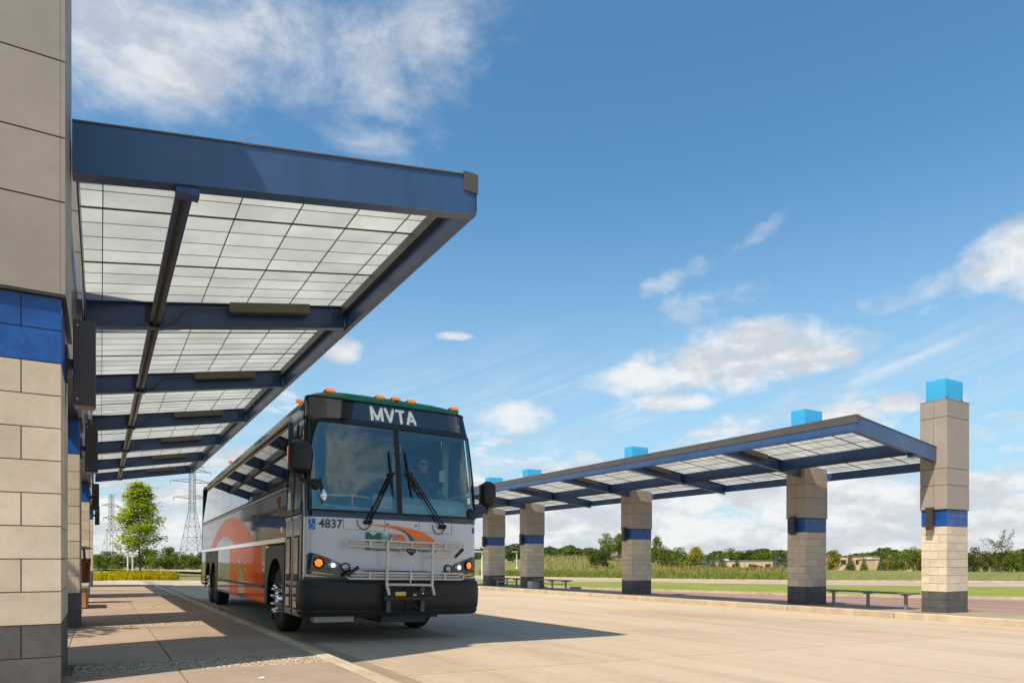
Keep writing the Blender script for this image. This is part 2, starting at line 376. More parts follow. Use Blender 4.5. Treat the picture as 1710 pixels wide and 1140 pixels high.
# ------------------------------------------------------------------ left sidewalk
KH = 0.13
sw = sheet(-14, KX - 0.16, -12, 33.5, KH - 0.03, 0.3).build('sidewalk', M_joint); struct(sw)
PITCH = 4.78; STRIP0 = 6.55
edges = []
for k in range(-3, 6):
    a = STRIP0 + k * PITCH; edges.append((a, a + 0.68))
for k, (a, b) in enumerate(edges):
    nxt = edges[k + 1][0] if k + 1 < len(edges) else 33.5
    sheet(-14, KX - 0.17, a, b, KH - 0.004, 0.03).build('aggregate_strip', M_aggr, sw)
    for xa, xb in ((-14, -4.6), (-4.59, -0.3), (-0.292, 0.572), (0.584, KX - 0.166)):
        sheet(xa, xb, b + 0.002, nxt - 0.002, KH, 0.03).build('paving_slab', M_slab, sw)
kerb = sheet(KX - 0.155, KX - 0.02, -12, 33.5, KH - 0.03, 0.35).build('kerb', M_joint); struct(kerb)
for j in range(15):
    y0 = -12 + j * 3.05; y1 = min(y0 + 3.045, 33.5)
    if y0 < 33: 
        o = sheet(KX - 0.165, KX, y0 + 0.003, y1, KH + 0.004, 0.3).build('kerb_stone', M_kerb, kerb, bevel=0.018)
# loose stones of the two nearest aggregate strips, too many to count
def pebbles(x0, x1, y0, y1, n, rmax, seed):
    rnd = random.Random(seed); b = MB()
    for _ in range(n):
        x = rnd.uniform(x0, x1); y = rnd.uniform(y0, y1); r = rnd.uniform(0.4, 1) * rmax; z = gz(x, y) + KH - 0.003
        a = rnd.uniform(0, 6.3); ca, sa = math.cos(a), math.sin(a); rx = r * rnd.uniform(0.8, 1.4); h = r * rnd.uniform(0.3, 0.6)
        b.add([(x + rx * ca, y + rx * sa, z), (x - r * sa, y + r * ca, z), (x - rx * ca, y - rx * sa, z), (x + r * sa, y - r * ca, z), (x, y, z + h)], [(0, 1, 4), (1, 2, 4), (2, 3, 4), (3, 0, 4)])
    return b
def pebble_mat():
    m = bpy.data.materials.new('pebbles'); m.use_nodes = True; t = NT(m.node_tree); p = t.n['Principled BSDF']; p.inputs['Roughness'].default_value = 0.75
    geo = t.new('ShaderNodeNewGeometry'); r = t.new('ShaderNodeValToRGB')
    for k, (pos, c) in enumerate(((0, (0.09, 0.062, 0.045)), (0.3, (0.30, 0.19, 0.105)), (0.55, (0.46, 0.31, 0.17)), (0.8, (0.22, 0.15, 0.10)), (1, (0.60, 0.47, 0.31)))):
        e = r.color_ramp.elements[0] if k == 0 else r.color_ramp.elements[1] if k == 4 else r.color_ramp.elements.new(pos); e.position = pos; e.color = (*c, 1)
    t.l.new(geo.outputs['Random Per Island'], r.inputs[0]); t.l.new(r.outputs[0], p.inputs['Base Color']); return m
M_peb = pebble_mat()
for k, n in ((3, 9500), (4, 5500), (5, 3000)):
    a, b = edges[k]; o = pebbles(-0.2, KX - 0.18, a + 0.01, b - 0.01, n, 0.015 if k == 3 else 0.018, k).build('pebbles', M_peb, sw, fix=False); o['kind'] = 'stuff'

# ------------------------------------------------------------------ right platform
PH = 0.15
plat = sheet(RX1 + 0.17, 19.75, -24, 44.9, PH - 0.03, 0.3).build('platform', M_joint); struct(plat)
pe = [-24, -18.2, -10.4, -2.7, 5.05, 8.86, 12.7, 16.55, 20.4, 24.25, 28.1, 31.95, 35.8, 40.4, 44.9]
for j in range(len(pe) - 1):
    sheet(RX1 + 0.172, 19.75, pe[j] + 0.62, pe[j + 1] - 0.004, PH, 0.03).build('paving_slab', M_slab, plat)
    sheet(RX1 + 0.172, 19.75, pe[j] + 0.004, pe[j] + 0.612, PH - 0.004, 0.03).build('aggregate_strip', M_aggr, plat)
pk = sheet(RX1 + 0.01, RX1 + 0.16, -24, 44.9, PH - 0.03, 0.35).build('platform_kerb', M_joint); struct(pk)
for j in range(23):
    y0 = -24 + j * 3.05
    if y0 < 44: sheet(RX1, RX1 + 0.17, y0 + 0.003, min(y0 + 3.045, 44.9), PH + 0.004, 0.3).build('kerb_stone', M_kerb, pk, bevel=0.02)
# ------------------------------------------------------------------ lanes and lawns beyond the platform, from their edges in the photograph
def ribbon(name, near, far, m, dz=0.0, ext=True):
    """ground sheet between two lines of photograph points (left to right)"""
    def line(pts):
        q = [hit(u, v) for u, v in pts]
        a = q[0] + (q[0] - q[1]).normalized() * 60; b = q[-1] + (q[-1] - q[-2]).normalized() * 45
        return [a] + q + [b] if ext else q
    rows = []
    A, B = line(near), line(far)
    for k in range(5):
        rows.append([p.lerp(q, k / 4) for p, q in zip(A, B)])
    rows = [[(p.x, p.y, gr(p.x, p.y) + dz) for p in r] for r in rows]
    o = MB().grid(rows).build(name, m); return struct(o)
lf = [(920, 979.5), (1090, 985), (1340, 992.5), (1700, 999)]
lb = [(920, 970), (1090, 972), (1340, 976.5), (1700, 980)]
rb = [(920, 965.5), (1090, 968), (1340, 971), (1700, 972.5)]
pav = MB().grid([[(x, y, gz(x, y) - 0.012) for x in (19.76, 22, 25, 28, 32, 36)] for y in range(-24, 46, 4)]).build('paver_lane', M_paver); struct(pav)
ribbon('lawn', lf, lb, M_lawn, 0.03)
ribbon('far_road', lb, rb, M_fard, 0.02)
def kerbline(name, pts, w, h):
    q = [hit(u, v) for u, v in pts]; q = [q[0] + (q[0] - q[1]).normalized() * 50] + q + [q[-1] + (q[-1] - q[-2]).normalized() * 40]
    b = MB()
    for p, r in zip(q[:-1], q[1:]):
        n = Vector((-(r - p).y, (r - p).x, 0)).normalized() * w
        c = [p, r, r + n, p + n]
        b.hexa([(k.x, k.y, gr(k.x, k.y) - 0.1) for k in c] + [(k.x, k.y, gr(k.x, k.y) + h) for k in c])
    return struct(b.build(name, M_kerb))
kerbline('lawn_kerb', [(u, v + 1.4) for u, v in lf], 0.3, 0.09)
kerbline('far_kerb', rb, 0.45, 0.12)
# cross road at the end of the lane, on the left of the bus
cr = MB().grid([[(x, y, gz(x, y) + 0.004) for x in (-40, -14, -4, 2, 8, 14, 16.6)] for y in (33.7, 38, 44, 47.9)]).build('cross_road', M_road); struct(cr)
cr.location.z = -0.016
# ------------------------------------------------------------------ masonry piers
M_mort = mat('mortar', (0.20, 0.155, 0.11), 0.95)
M_beige = mat('beige masonry', (0.57, 0.485, 0.37), 0.8, var=0.13, vs_=1.4, bump=0.12, bs=160, rnd=0.10, streak=False)
M_blue = mat('blue glazed masonry', (0.010, 0.078, 0.300), 0.33, var=0.25, vs_=5, bump=0.1, bs=120, rnd=0.10)
M_dark = mat('charcoal masonry', (0.085, 0.083, 0.082), 0.7, var=0.22, vs_=3.5, bump=0.15, bs=150, rnd=0.10)
M_taupe = mat('taupe metal panel', (0.30, 0.258, 0.22), 0.5, var=0.08, vs_=1.5, rnd=0.03)
M_bronze = mat('dark bronze metal', (0.060, 0.052, 0.046), 0.42, metal=0.3, var=0.1, vs_=6)
M_black = mat('black metal', (0.018, 0.018, 0.02), 0.5)
M_acry = None
def cap_mat():
    m = bpy.data.materials.new('blue acrylic'); m.use_nodes = True; t = NT(m.node_tree); t.n.clear()
    o = t.new('ShaderNodeOutputMaterial'); a = t.new('ShaderNodeBsdfTranslucent'); b = t.new('ShaderNodeBsdfTransparent'); d = t.new('ShaderNodeBsdfDiffuse'); g = t.new('ShaderNodeBsdfGlossy')
    a.inputs[0].default_value = (0.32, 0.85, 1.0, 1); d.inputs[0].default_value = (0.13, 0.68, 0.96, 1); b.inputs[0].default_value = (0.4, 0.85, 1.0, 1); g.inputs['Roughness'].default_value = 0.12
    m1 = t.new('ShaderNodeMixShader'); m1.inputs[0].default_value = 0.45; t.l.new(a.outputs[0], m1.inputs[1]); t.l.new(d.outputs[0], m1.inputs[2])
    m2 = t.new('ShaderNodeMixShader'); m2.inputs[0].default_value = 0.30; t.l.new(m1.outputs[0], m2.inputs[1]); t.l.new(b.outputs[0], m2.inputs[2])
    m3 = t.new('ShaderNodeMixShader'); m3.inputs[0].default_value = 0.05; t.l.new(m2.outputs[0], m3.inputs[1]); t.l.new(g.outputs[0], m3.inputs[2]); t.l.new(m3.outputs[0], o.inputs[0]); return m
M_acry = cap_mat()
J = 0.004
MITC = {}
def mitred(t, m, face, a, b, L, x0, x1, y0, y1, th, za, zt):
    """one facing block; ends that lie on a corner are cut at 45 degrees so that the joint falls on the edge"""
    ma, mb_ = (a < 1e-6), (b > L - 1e-6); a0, b0 = (a if ma else a + J), (b if mb_ else b - J)
    ai, bi = (a0 + th if ma else a0), (b0 - th if mb_ else b0)
    o, i = {0: (x0, x0 + th), 1: (x1, x1 - th), 2: (y0, y0 + th), 3: (y1, y1 - th)}[face]
    q = [(o, y0 + a0), (o, y0 + b0), (i, y0 + bi), (i, y0 + ai)] if face < 2 else [(x0 + a0, o), (x0 + b0, o), (x0 + bi, i), (x0 + ai, i)]
    cx_, cy2, cz_ = sum(k[0] for k in q) / 4, sum(k[1] for k in q) / 4, (za + zt) / 2
    key = (m.name, face, round(b0 - a0, 3), ma, mb_, round(zt - za, 3), round(th, 3))
    if key not in MITC: MITC[key] = MB().hexa([(k[0] - cx_, k[1] - cy2, za - cz_) for k in q] + [(k[0] - cx_, k[1] - cy2, zt - cz_) for k in q]).mesh('block', m)
    link('block', MITC[key], t, (cx_, cy2, cz_))
def pier(label, x0, x1, y0, y1, zb, zd, c, panels, group, joint_x=None, box=None, proud=0.03, flip=False):
    """zb: ground, zd: top of the charcoal courses, c: course height, panels: heights of panel joints above the blue courses"""
    t = thing('masonry_pier', label, 'pier', ((x0 + x1) / 2, (y0 + y1) / 2, zb), group)
    th = 0.09; top = panels[-1]
    MB().box(x0 + 0.014, x1 - 0.014, y0 + 0.014, y1 - 0.014, zb - 0.1, top - 0.02).build('core', M_mort, t)
    n_dark = math.ceil((zd - zb) / c + 0.02)
    lv = [(zd - (k + 1) * c, zd - k * c, M_dark, k + 1) for k in range(n_dark)] + [(zd + k * c, zd + (k + 1) * c, M_beige, k) for k in range(8)] + [(zd + k * c, zd + (k + 1) * c, M_blue, k) for k in (8, 9)]
    def cuts(L, par):                      # running bond: half block first on odd courses
        r = [0.0]; k = c if par else 2 * c
        while k < L - 0.3 * c: r.append(k); k += 2 * c
        r.append(L); return r
    for za, zt, m, par in lv:
        za = max(za, zb - 0.06)
        if zt - za < 0.03: continue
        p = par % 2
        for face in range(4):
            L = (y1 - y0) if face < 2 else (x1 - x0)
            r = cuts(L, p if face > 1 else 1 - p)
            if face > 1 and flip: r = [L - k for k in r][::-1]
            for a, b in zip(r[:-1], r[1:]):
                mitred(t, m, face, a, b, L, x0, x1, y0, y1, th, za + J, zt - J)
    # metal panels above
    X0, X1, Y0, Y1 = x0 - proud, x1 + proud, y0 - proud, y1 + proud
    zb2 = zd + 10 * c
    boxpart('drip_edge', M_bronze, t, X0 - 0.006, X1 + 0.006, Y0 - 0.006, Y1 + 0.006, zb2 + 0.003, zb2 + 0.018)
    hs = [zb2 + 0.02] + list(panels)
    MB().box(X0 + 0.02, X1 - 0.02, Y0 + 0.02, Y1 - 0.02, zb2 + 0.02, top - 0.01).build('panel_backing', M_bronze, t)
    for a, b in zip(hs[:-1], hs[1:]):
        a += 0.006; b -= 0.006
        ym = (Y0 + Y1) / 2 if joint_x is None else joint_x
        for ya, yb in ((Y0, ym - 0.004), (ym + 0.004, Y1)):
            boxpart('panel', M_taupe, t, X0, X0 + 0.03, ya, yb, a, b); boxpart('panel', M_taupe, t, X1 - 0.03, X1, ya, yb, a, b)
        for ya, yb in ((Y0, Y0 + 0.03), (Y1 - 0.03, Y1)):
            boxpart('panel', M_taupe, t, X0 + 0.032, X1 - 0.032, ya, yb, a, b)
    boxpart('coping', M_taupe, t, X0 - 0.004, X1 + 0.004, Y0 - 0.004, Y1 + 0.004, top, top + 0.018)
    if box:
        i = 0.10; zt = top + 0.018; bx0, bx1, by0, by1 = x0 + i - 0.02, x1 - i, y0 + i - 0.03, y1 - i + 0.03; w = 0.012
        for q in ((bx0, bx0 + w, by0, by1), (bx1 - w, bx1, by0, by1), (bx0 + w + 0.001, bx1 - w - 0.001, by0, by0 + w), (bx0 + w + 0.001, bx1 - w - 0.001, by1 - w, by1)):
            boxpart('blue_pane', M_acry, t, *q, zt + 0.03, zt + box)
        for xx in (bx0 + 0.05, bx1 - 0.05):
            for yy in (by0 - 0.02, by1 + 0.005): boxpart('clip', M_bronze, t, xx - 0.02, xx + 0.02, yy, yy + 0.015, zt, zt + 0.07)
    return t
def sconce(label, x, y, z0, z1, sx, wx, wy, group):
    """box lamp held off the pier face by a short arm; sx: side on which it stands out"""
    t = thing('wall_lamp', label, 'wall lamp', (x, y, z0), group)
    a = x + sx * 0.055; b = a + sx * wx; xa, xb = min(a, b), max(a, b)
    zm = (z0 + z1) / 2
    MB().box(xa, xb, y - wy / 2, y + wy / 2, z0 + 0.02, z1).build('lamp_box', M_bronze, t, bevel=0.006)
    MB().box(xa + 0.01, xb - 0.01, y - wy / 2 + 0.01, y + wy / 2 - 0.01, z0 + 0.004, z0 + 0.018).build('lens', mat('dull lens', (0.10, 0.09, 0.08), 0.3), t)
    MB().box(min(x, a), max(x, a), y - 0.05, y + 0.05, zm - 0.035, zm + 0.035).build('arm', M_black, t)
    p = x + sx * 0.014; MB().box(min(x, p), max(x, p), y - 0.07, y + 0.07, zm - 0.15, zm + 0.15).build('back_plate', M_black, t)
    for zz in (z0 + 0.06, z1 - 0.05):
        MB().lathe([(0.008, 0), (0.008, 0.006), (0, 0.008)], (xa + 0.03, y - wy / 2, zz), (0, -1, 0), 8).build('screw', mat('zinc', (0.5, 0.48, 0.45), 0.35, metal=1), t)
    return t
# ---- left piers beside the sidewalk
CL = 0.243; ZDL = 1.16 - 2.03 * CL
LX = -0.255
zt_l = ZDL + 10 * CL
LEFT = [(6.12, 'nearest masonry pier at the left edge, taupe panels over blue and beige blocks', 8.2), (11.34, 'second masonry pier from the camera on the left, behind the nearest lamp', 8.2), (20.95, 'third masonry pier on the left, just past the brown litter bin', 8.2), (30.4, 'farthest masonry pier on the left, by the yellow-green planting', 8.2)]
for k, (y, lab, top) in enumerate(LEFT):
    zb = gz(-0.3, y) + KH
    hs = [3.81, 4.29, 4.86, 5.43, 6.0, 6.85]
    pier(lab, LX - 3.05 if k == 0 else LX - 2.4, LX, y, y + 5 * CL + 0.02, zb, ZDL, CL, hs, 'piers under the left canopy', proud=0.028, flip=True, box=0.6)
# upper wall that joins the left piers
uw = thing('upper_wall', 'grey panelled upper wall running above the left piers over the sidewalk', 'wall', (LX - 0.1, 7, zt_l))
M_wall = mat('grey blue wall panel', (0.17, 0.175, 0.185), 0.28, var=0.08, vs_=2, rnd=0.05)
yy = [7.40, 11.30, 12.60, 16.75, 20.91, 22.2, 26.3, 30.36, 31.65, 36.3]
for a, b in zip(yy[:-1], yy[1:]):
    if b - a < 2: continue
    z = zt_l + 0.05
    for zz in (3.7, 4.29, 4.86):
        boxpart('wall_panel', M_wall, uw, LX - 0.30, LX - 0.02, a + 0.03, b - 0.01, z, zz - 0.008); z = zz
    boxpart('soffit_strip', M_bronze, uw, LX - 0.31, LX - 0.005, a + 0.03, b - 0.012, zt_l + 0.012, zt_l + 0.046)
LAB = ['largest dark wall lamp at left, on the nearest masonry pier', 'second dark wall lamp at left, on the pier behind the nearest one', 'third dark wall lamp down the left row of piers', 'smallest and farthest dark wall lamp on the left piers']
for k, (y, _, _) in enumerate(LEFT):
    sconce(LAB[k], LX, y + 0.80, 2.44, 3.17, 1, 0.165, 0.20, 'wall lamps on the left piers')
# ---- right piers on the platform
CR = 0.203; RPX = 17.9
RIGHT = [(8.9, 'sunlit masonry pier at the right end of the far canopy, brightest beige blocks'), (12.86, 'shaded masonry pier left of the right-hand platform bench, second from the right'), (20.57, 'masonry pier standing alone in the middle of the far canopy'), (28.3, 'masonry pier beside the longer far bench, second from the bus'), (32.15, 'masonry pier next to the bus mirror, farthest under the right canopy')]
ZDR = 0.318
for k, (y, lab) in enumerate(RIGHT):
    zb = gz(RPX, y) + PH; zd = ZDR - (0.0045 * (y - 9.0))
    t0 = zd + 10 * CR
    hs = [t0 + .62, t0 + 1.035, t0 + 2.305, t0 + 2.73]
    pier(lab, RPX, RPX + 5 * CR, y, y + 3 * CR, zb, zd, CR, hs, 'piers under the right canopy', box=0.53, proud=0.022)
LAB = ['sunlit wall lamp on the rightmost pier casting a short shadow', 'dark wall lamp on the shaded pier by the right-hand bench', 'dark wall lamp on the middle pier of the far canopy', 'dark wall lamp on the pier beside the longer far bench', 'dark wall lamp on the pier next to the bus mirror']
for k, (y, _) in enumerate(RIGHT):
    z = -(0.0045 * (y - 9.0))
    sconce(LAB[k], RPX, y + 0.34, 1.86 + z, 2.42 + z, -1, 0.13, 0.16, 'wall lamps on the right piers')

# ------------------------------------------------------------------ canopies
M_navy = mat('navy painted steel', (0.028, 0.068, 0.185), 0.42, var=0.16, vs_=2.0, bump=0.04, bs=20, coat=0.15)
M_navy2 = mat('navy fascia paint', (0.034, 0.082, 0.190), 0.34, var=0.14, vs_=1.3, coat=0.25, streak=True)
M_cap = mat('grey roof edge', (0.085, 0.078, 0.070), 0.45, var=0.1, vs_=3)
M_pane = translucent('white fibreglass pane', (0.64, 0.67, 0.645), 0.52, 0.20)
M_bar = mat('glazing bar', (0.050, 0.050, 0.045), 0.5)
M_thin = mat('thin glazing bar', (0.24, 0.235, 0.21), 0.6)
M_lampb = mat('lamp housing', (0.105, 0.092, 0.072), 0.5, var=0.1)
M_cond = mat('grey conduit', (0.05, 0.052, 0.055), 0.5)
def canopy(label, s, xi, xo, zi, zo, y0, pitch, nb, w, xg, sub, depth, fas, xf=None, skip=()):
    """s: +1 when the roof reaches towards +X; xi/xo inner and outer edge, zi/zo top heights there; xg: glazing lines; w: member scale"""
    t = thing('canopy', label, 'canopy', (xi, y0, 0))
    sl = (zo - zi) / (xo - xi)
    zt = lambda x: zi + (x - xi) * sl
    yend = y0 + nb * pitch
    U = Vector((-sl, 0, 1)).normalized()
    xf = xi if xf is None else xf
    # end fascia (channel: web plus flanges) at the near end
    def slopebar(name, m, xa, xb, ya, yb, za, zb, parent=t):   # za, zb measured down from the roof line
        return MB().hexa([(xa, ya, zt(xa) - zb), (xb, ya, zt(xb) - zb), (xb, yb, zt(xb) - zb), (xa, yb, zt(xa) - zb), (xa, ya, zt(xa) - za), (xb, ya, zt(xb) - za), (xb, yb, zt(xb) - za), (xa, yb, zt(xa) - za)]).build(name, m, parent)
    f = slopebar('end_fascia', M_navy2, xf, xo - s * 0.003, y0, y0 + 0.02, 0.0, fas)
    slopebar('flange', M_navy, xf, xo - s * 0.003, y0 + 0.021, y0 + 0.16 * w, fas - 0.025, fas, f)
    slopebar('drip_trim', M_cap, xf, xo, y0 - 0.012, y0 + 0.10, -0.016, -0.001, f)
    # cross beams, I-shaped
    for k in range(1, nb + 1):
        y = y0 + k * pitch
        b = slopebar('cross_beam', M_navy, xi, xo - s * 0.10 * w, y - 0.008, y + 0.008, 0.05, depth)
        slopebar('flange', M_navy, xi, xo - s * 0.10 * w, y - 0.07 * w, y + 0.07 * w, depth, depth + 0.018, b)
        slopebar('upper_flange', M_navy, xi, xo - s * 0.10 * w, y - 0.07 * w, y + 0.07 * w, 0.034, 0.05, b)
        xb = xo - s * 0.22 * w
        for zz in (0.28, 0.42, 0.56):
            for dx in (0, 0.07 * w):
                MB().lathe([(0.018 * w, 0), (0.018 * w, 0.012), (0.011 * w, 0.02)], (xb - s * dx, y - 0.010, zt(xb) - depth * (zz + 0.12)), (0, -1, 0), 8).build('bolt', M_black, b)
    # long members along the lane
    def lbar(name, m, xa, xb, za, zb, ya=None, yb=None, parent=t):
        ya = y0 + 0.022 if ya is None else ya; yb = yend + 0.08 if yb is None else yb
        z1 = zt((xa + xb) / 2)
        return MB().box(min(xa, xb), max(xa, xb), ya, yb, z1 - zb, z1 - za).build(name, m, parent)
    ob = lbar('edge_beam', M_navy, xo - s * 0.09 * w, xo - s * 0.075 * w, 0.05, fas)
    lbar('flange', M_navy, xo - s * 0.0755 * w, xo, fas - 0.03, fas - 0.002, parent=ob)
    lbar('outer_face', M_navy2, xo - s * 0.012, xo, fas * 0.44, fas - 0.031, ya=y0, parent=ob)
    cap = lbar('roof_edge', M_cap, xo - s * 0.17 * w, xo + s * 0.012, -0.03, fas * 0.43, ya=y0 - 0.014)
    cap.location.z += 0
    xm = xg['purlin']
    pb = MB()
    for k in range(nb):
        ya = y0 + k * pitch + (0.022 if k == 0 else 0.012); yb = y0 + (k + 1) * pitch - 0.012
        z1 = zt(xm)
        o = MB().box(xm - 0.008, xm + 0.008, ya, yb, z1 - depth * 0.92, z1 - 0.05).build('purlin', M_navy, t)
        for dz in (0.03,):
            MB().box(xm - 0.075 * w, xm + 0.075 * w, ya, yb, z1 - depth * 0.92 - 0.016, z1 - depth * 0.92 - 0.0005).build('flange', M_navy, o)
        MB().box(xm - 0.016 * w, xm + 0.016 * w, ya + 0.02, yb - 0.02, z1 - depth * 0.92 - 0.05, z1 - depth * 0.92 - 0.017).build('cable_tray', mat('rusty channel', (0.055, 0.045, 0.036), 0.7, var=0.5, vs_=9), o)
        MB().box(xm - 0.13 * w, xm + 0.13 * w, yb + 0.001, yb + 0.0035, z1 - depth * 0.86, z1 - depth * 0.2).build('gusset', M_black, o)
        MB().box(xm - 0.10 * w, xm + 0.10 * w, yb - 0.10, yb + 0.02, z1 - depth * 0.92 - 0.075, z1 - depth * 0.92 - 0.052).build('junction_plate', M_navy, o)
    MB().box(xm - 0.10 * w, xm + 0.10 * w, y0 + 0.03, y0 + 0.17, zt(xm) - fas - 0.07, zt(xm) - fas - 0.002).build('purlin_end', M_navy, t)
    lbar('inner_beam', M_navy, xi + s * 0.02, xi + s * 0.035, 0.05, depth * 0.85)
    # panes
    lines = xg['lines']; step = pitch / 12
    zp = 0.028
    cnt = 0; rest = MB()
    shear = {}
    for k in range(nb):
        thin = MB()
        for j in range(12):
            ya = y0 + k * pitch + j * step; yb = ya + step
            for a, b in zip(lines[:-1], lines[1:]):
                g_ = 0.0015
                key = (round(b - a, 3), round(step, 4), s)
                ca, cb = (a + b) / 2, (ya + yb) / 2
                if any(q[0] < ca < q[1] and q[2] - 0.1 < cb < q[3] + 0.1 for q in skip): continue
                hx, hy = abs(b - a) / 2 - g_, step / 2 - g_
                hz = hx * sl
                if key not in shear:
                    shear[key] = MB().hexa([(-hx, -hy, -hz), (hx, -hy, hz), (hx, hy, hz), (-hx, hy, -hz), (-hx, -hy, -hz + 0.0001), (hx, -hy, hz + 0.0001), (hx, hy, hz + 0.0001), (-hx, hy, -hz + 0.0001)]).v
                    shear[key] = MB().add([(-hx, -hy, -hz), (hx, -hy, hz), (hx, hy, hz), (-hx, hy, -hz)], [(0, 1, 2, 3)]).mesh('pane', M_pane, fix=False)
                if cnt < sub:
                    link('pane', shear[key], t, (ca, cb, zt(ca) - zp)); cnt += 1
                else:
                    rest.add([(ca - hx, cb - hy, zt(ca) - zp - hz), (ca + hx, cb - hy, zt(ca) - zp + hz), (ca + hx, cb + hy, zt(ca) - zp + hz), (ca - hx, cb + hy, zt(ca) - zp - hz)], [(0, 1, 2, 3)])
            if j % 4 and j:
                thin.hexa([(lines[0], ya - 0.002, zt(lines[0]) - 0.036), (lines[-1], ya - 0.002, zt(lines[-1]) - 0.036), (lines[-1], ya + 0.002, zt(lines[-1]) - 0.036), (lines[0], ya + 0.002, zt(lines[0]) - 0.036),
                           (lines[0], ya - 0.002, zt(lines[0]) - 0.029), (lines[-1], ya - 0.002, zt(lines[-1]) - 0.029), (lines[-1], ya + 0.002, zt(lines[-1]) - 0.029), (lines[0], ya + 0.002, zt(lines[0]) - 0.029)])
            elif j:
                slopebar('glazing_bar', M_bar, lines[0], lines[-1], ya - 0.008, ya + 0.008, 0.029, 0.046)
        o = thin.build('thin_glazing_bars', M_thin, t); o['kind'] = 'stuff'
        for a in lines[1:-1]:
            MB().box(a - 0.005, a + 0.005, y0 + k * pitch + 0.09, y0 + (k + 1) * pitch - 0.09, zt(a) - 0.040, zt(a) - 0.029).build('glazing_bar', M_bar, t)
        # lamp and conduit on the beam
        y = y0 + (k + 1) * pitch
        xa, xb = xg['lamp']
        lf_ = slopebar('light_fixture', M_lampb, xa, xb, y - 0.10 * w - 0.09, y - 0.074 * w, 0.055, 0.055 + 0.15 * w)
        slopebar('lens', mat('dull lens', (0.1, 0.09, 0.08), 0.3), xa + 0.02, xb - 0.02, y - 0.09 * w - 0.085, y - 0.08 * w, 0.0555 + 0.15 * w, 0.065 + 0.15 * w, lf_)
        pts = []
        x1 = xa if s > 0 else xb
        xm2 = xm + s * 0.12 * w
        for q in range(13):
            f = q / 12
            xx = x1 + (xm2 + s * 0.35 * w - x1) * min(1, f * 1.6); 
            if f < 0.62: zz = 0.11 + 0.02 * math.sin(f * 5)
            else:
                gg = (f - 0.62) / 0.38; xx = xm2 + s * (0.35 * w) * (1 - gg) ** 0.6; zz = 0.11 + (depth - 0.08) * gg ** 1.3
            pts.append((xx, y - 0.075 * w - 0.02, zt(xx) - zz))
        pts.append((xm + s * 0.02, y - 0.12 * w, zt(xm) - depth - 0.03))
        MB().tube(pts, 0.013 * w, 6).build('conduit', M_cond, lf_, smooth=True)
    if rest.v:
        o = rest.build('far_panes', M_pane, t, fix=False); o['kind'] = 'stuff'
    return t
canopy('navy steel canopy with white translucent panels sloping up over the bus', 1, -0.212, 3.74, 4.92, 5.58, 7.0, 4.72, 6, 1.0,
       dict(purlin=0.70, lines=[-0.20, 0.02, 0.685, 1.35, 2.015, 2.68, 3.34, 3.63], lamp=(1.75, 3.0)), 288, 0.40, 0.44)
canopy('long navy canopy with grey roof edge on piers across the lane at right', -1, 18.99, 14.5, 3.77, 4.36, 9.13, 3.87, 7, 0.85,
       dict(purlin=16.95, lines=[18.95, 18.5, 18.05, 17.52, 16.96, 16.4, 15.84, 15.28, 14.6], lamp=(15.2, 16.2)), 300, 0.34, 0.36, xf=RPX - 0.026, skip=[(RPX, RPX + 1.02, y, y + 0.61) for y, _ in RIGHT])
# ------------------------------------------------------------------ the bus (own frame: x across, y back from the front, z up)
BX, BY, YAW = 3.62, 9.15, R_(1.0)
ey = Vector((math.sin(YAW), math.cos(YAW), 0)); ey.z = -SLY * ey.y - SLX * ey.x; ey.normalize()
ex = Vector((math.cos(YAW), -math.sin(YAW), 0)); ex.z = -SLY * ex.y - SLX * ex.x; ex.normalize(); ez = ex.cross(ey)
ORG = Vector((BX, BY, gz(BX, BY) + 0.003))
BM = Matrix((( ex.x, ey.x, ez.x, ORG.x), (ex.y, ey.y, ez.y, ORG.y), (ex.z, ey.z, ez.z, ORG.z), (0, 0, 0, 1)))
bus = thing('bus', 'white and grey coach bus with green roof and orange side graphics stopped at the kerb', 'bus')
bus.matrix_world = BM
M_white = mat('silver white paint', (0.55, 0.56, 0.57), 0.22, coat=0.6, var=0.02)
M_silver = mat('silver grey door paint', (0.27, 0.27, 0.255), 0.30, metal=0.35, coat=0.4)
M_gloss = mat('gloss black', (0.012, 0.013, 0.015), 0.07, coat=0.6)
M_plas = mat('black plastic', (0.017, 0.0165, 0.016), 0.48, spec=0.35, var=0.15, vs_=5, bump=0.03, bs=200)
M_rub = mat('rubber', (0.013, 0.013, 0.013), 0.75, var=0.2, vs_=12)
M_green = mat('green paint', (0.012, 0.165, 0.075), 0.25, coat=0.3, var=0.1)
M_chrome = mat('chrome', (0.72, 0.72, 0.72), 0.12, metal=1.0)
M_alu = mat('brushed trim', (0.42, 0.42, 0.42), 0.28, metal=1.0)
M_rack = mat('rack tube grey', (0.58, 0.53, 0.46), 0.36, metal=0.2)
M_orange = mat('orange vinyl', (0.95, 0.17, 0.008), 0.35, coat=0.2)
M_dkgreen = mat('dark green vinyl', (0.012, 0.105, 0.075), 0.3)
M_teal = mat('light green vinyl', (0.15, 0.40, 0.30), 0.3)
M_ink = mat('grey ink', (0.045, 0.05, 0.06), 0.4)
M_amber = emis('amber lens', (1.0, 0.24, 0.01), 0.35, (0.9, 0.22, 0.01))
M_amberlit = emis('amber lamp lit', (1.0, 0.20, 0.005), 0.8, (0.9, 0.22, 0.01))
M_led = emis('headlamp lit', (1.0, 0.95, 0.82), 3.0)
M_lensc = mat('clear lens', (0.35, 0.35, 0.36), 0.08, metal=0.8)
M_yellow = mat('yellow reflector', (0.75, 0.34, 0.01), 0.3)
M_tint = glass('tinted side glass', (0.14, 0.15, 0.16), 1.5, 1.25)
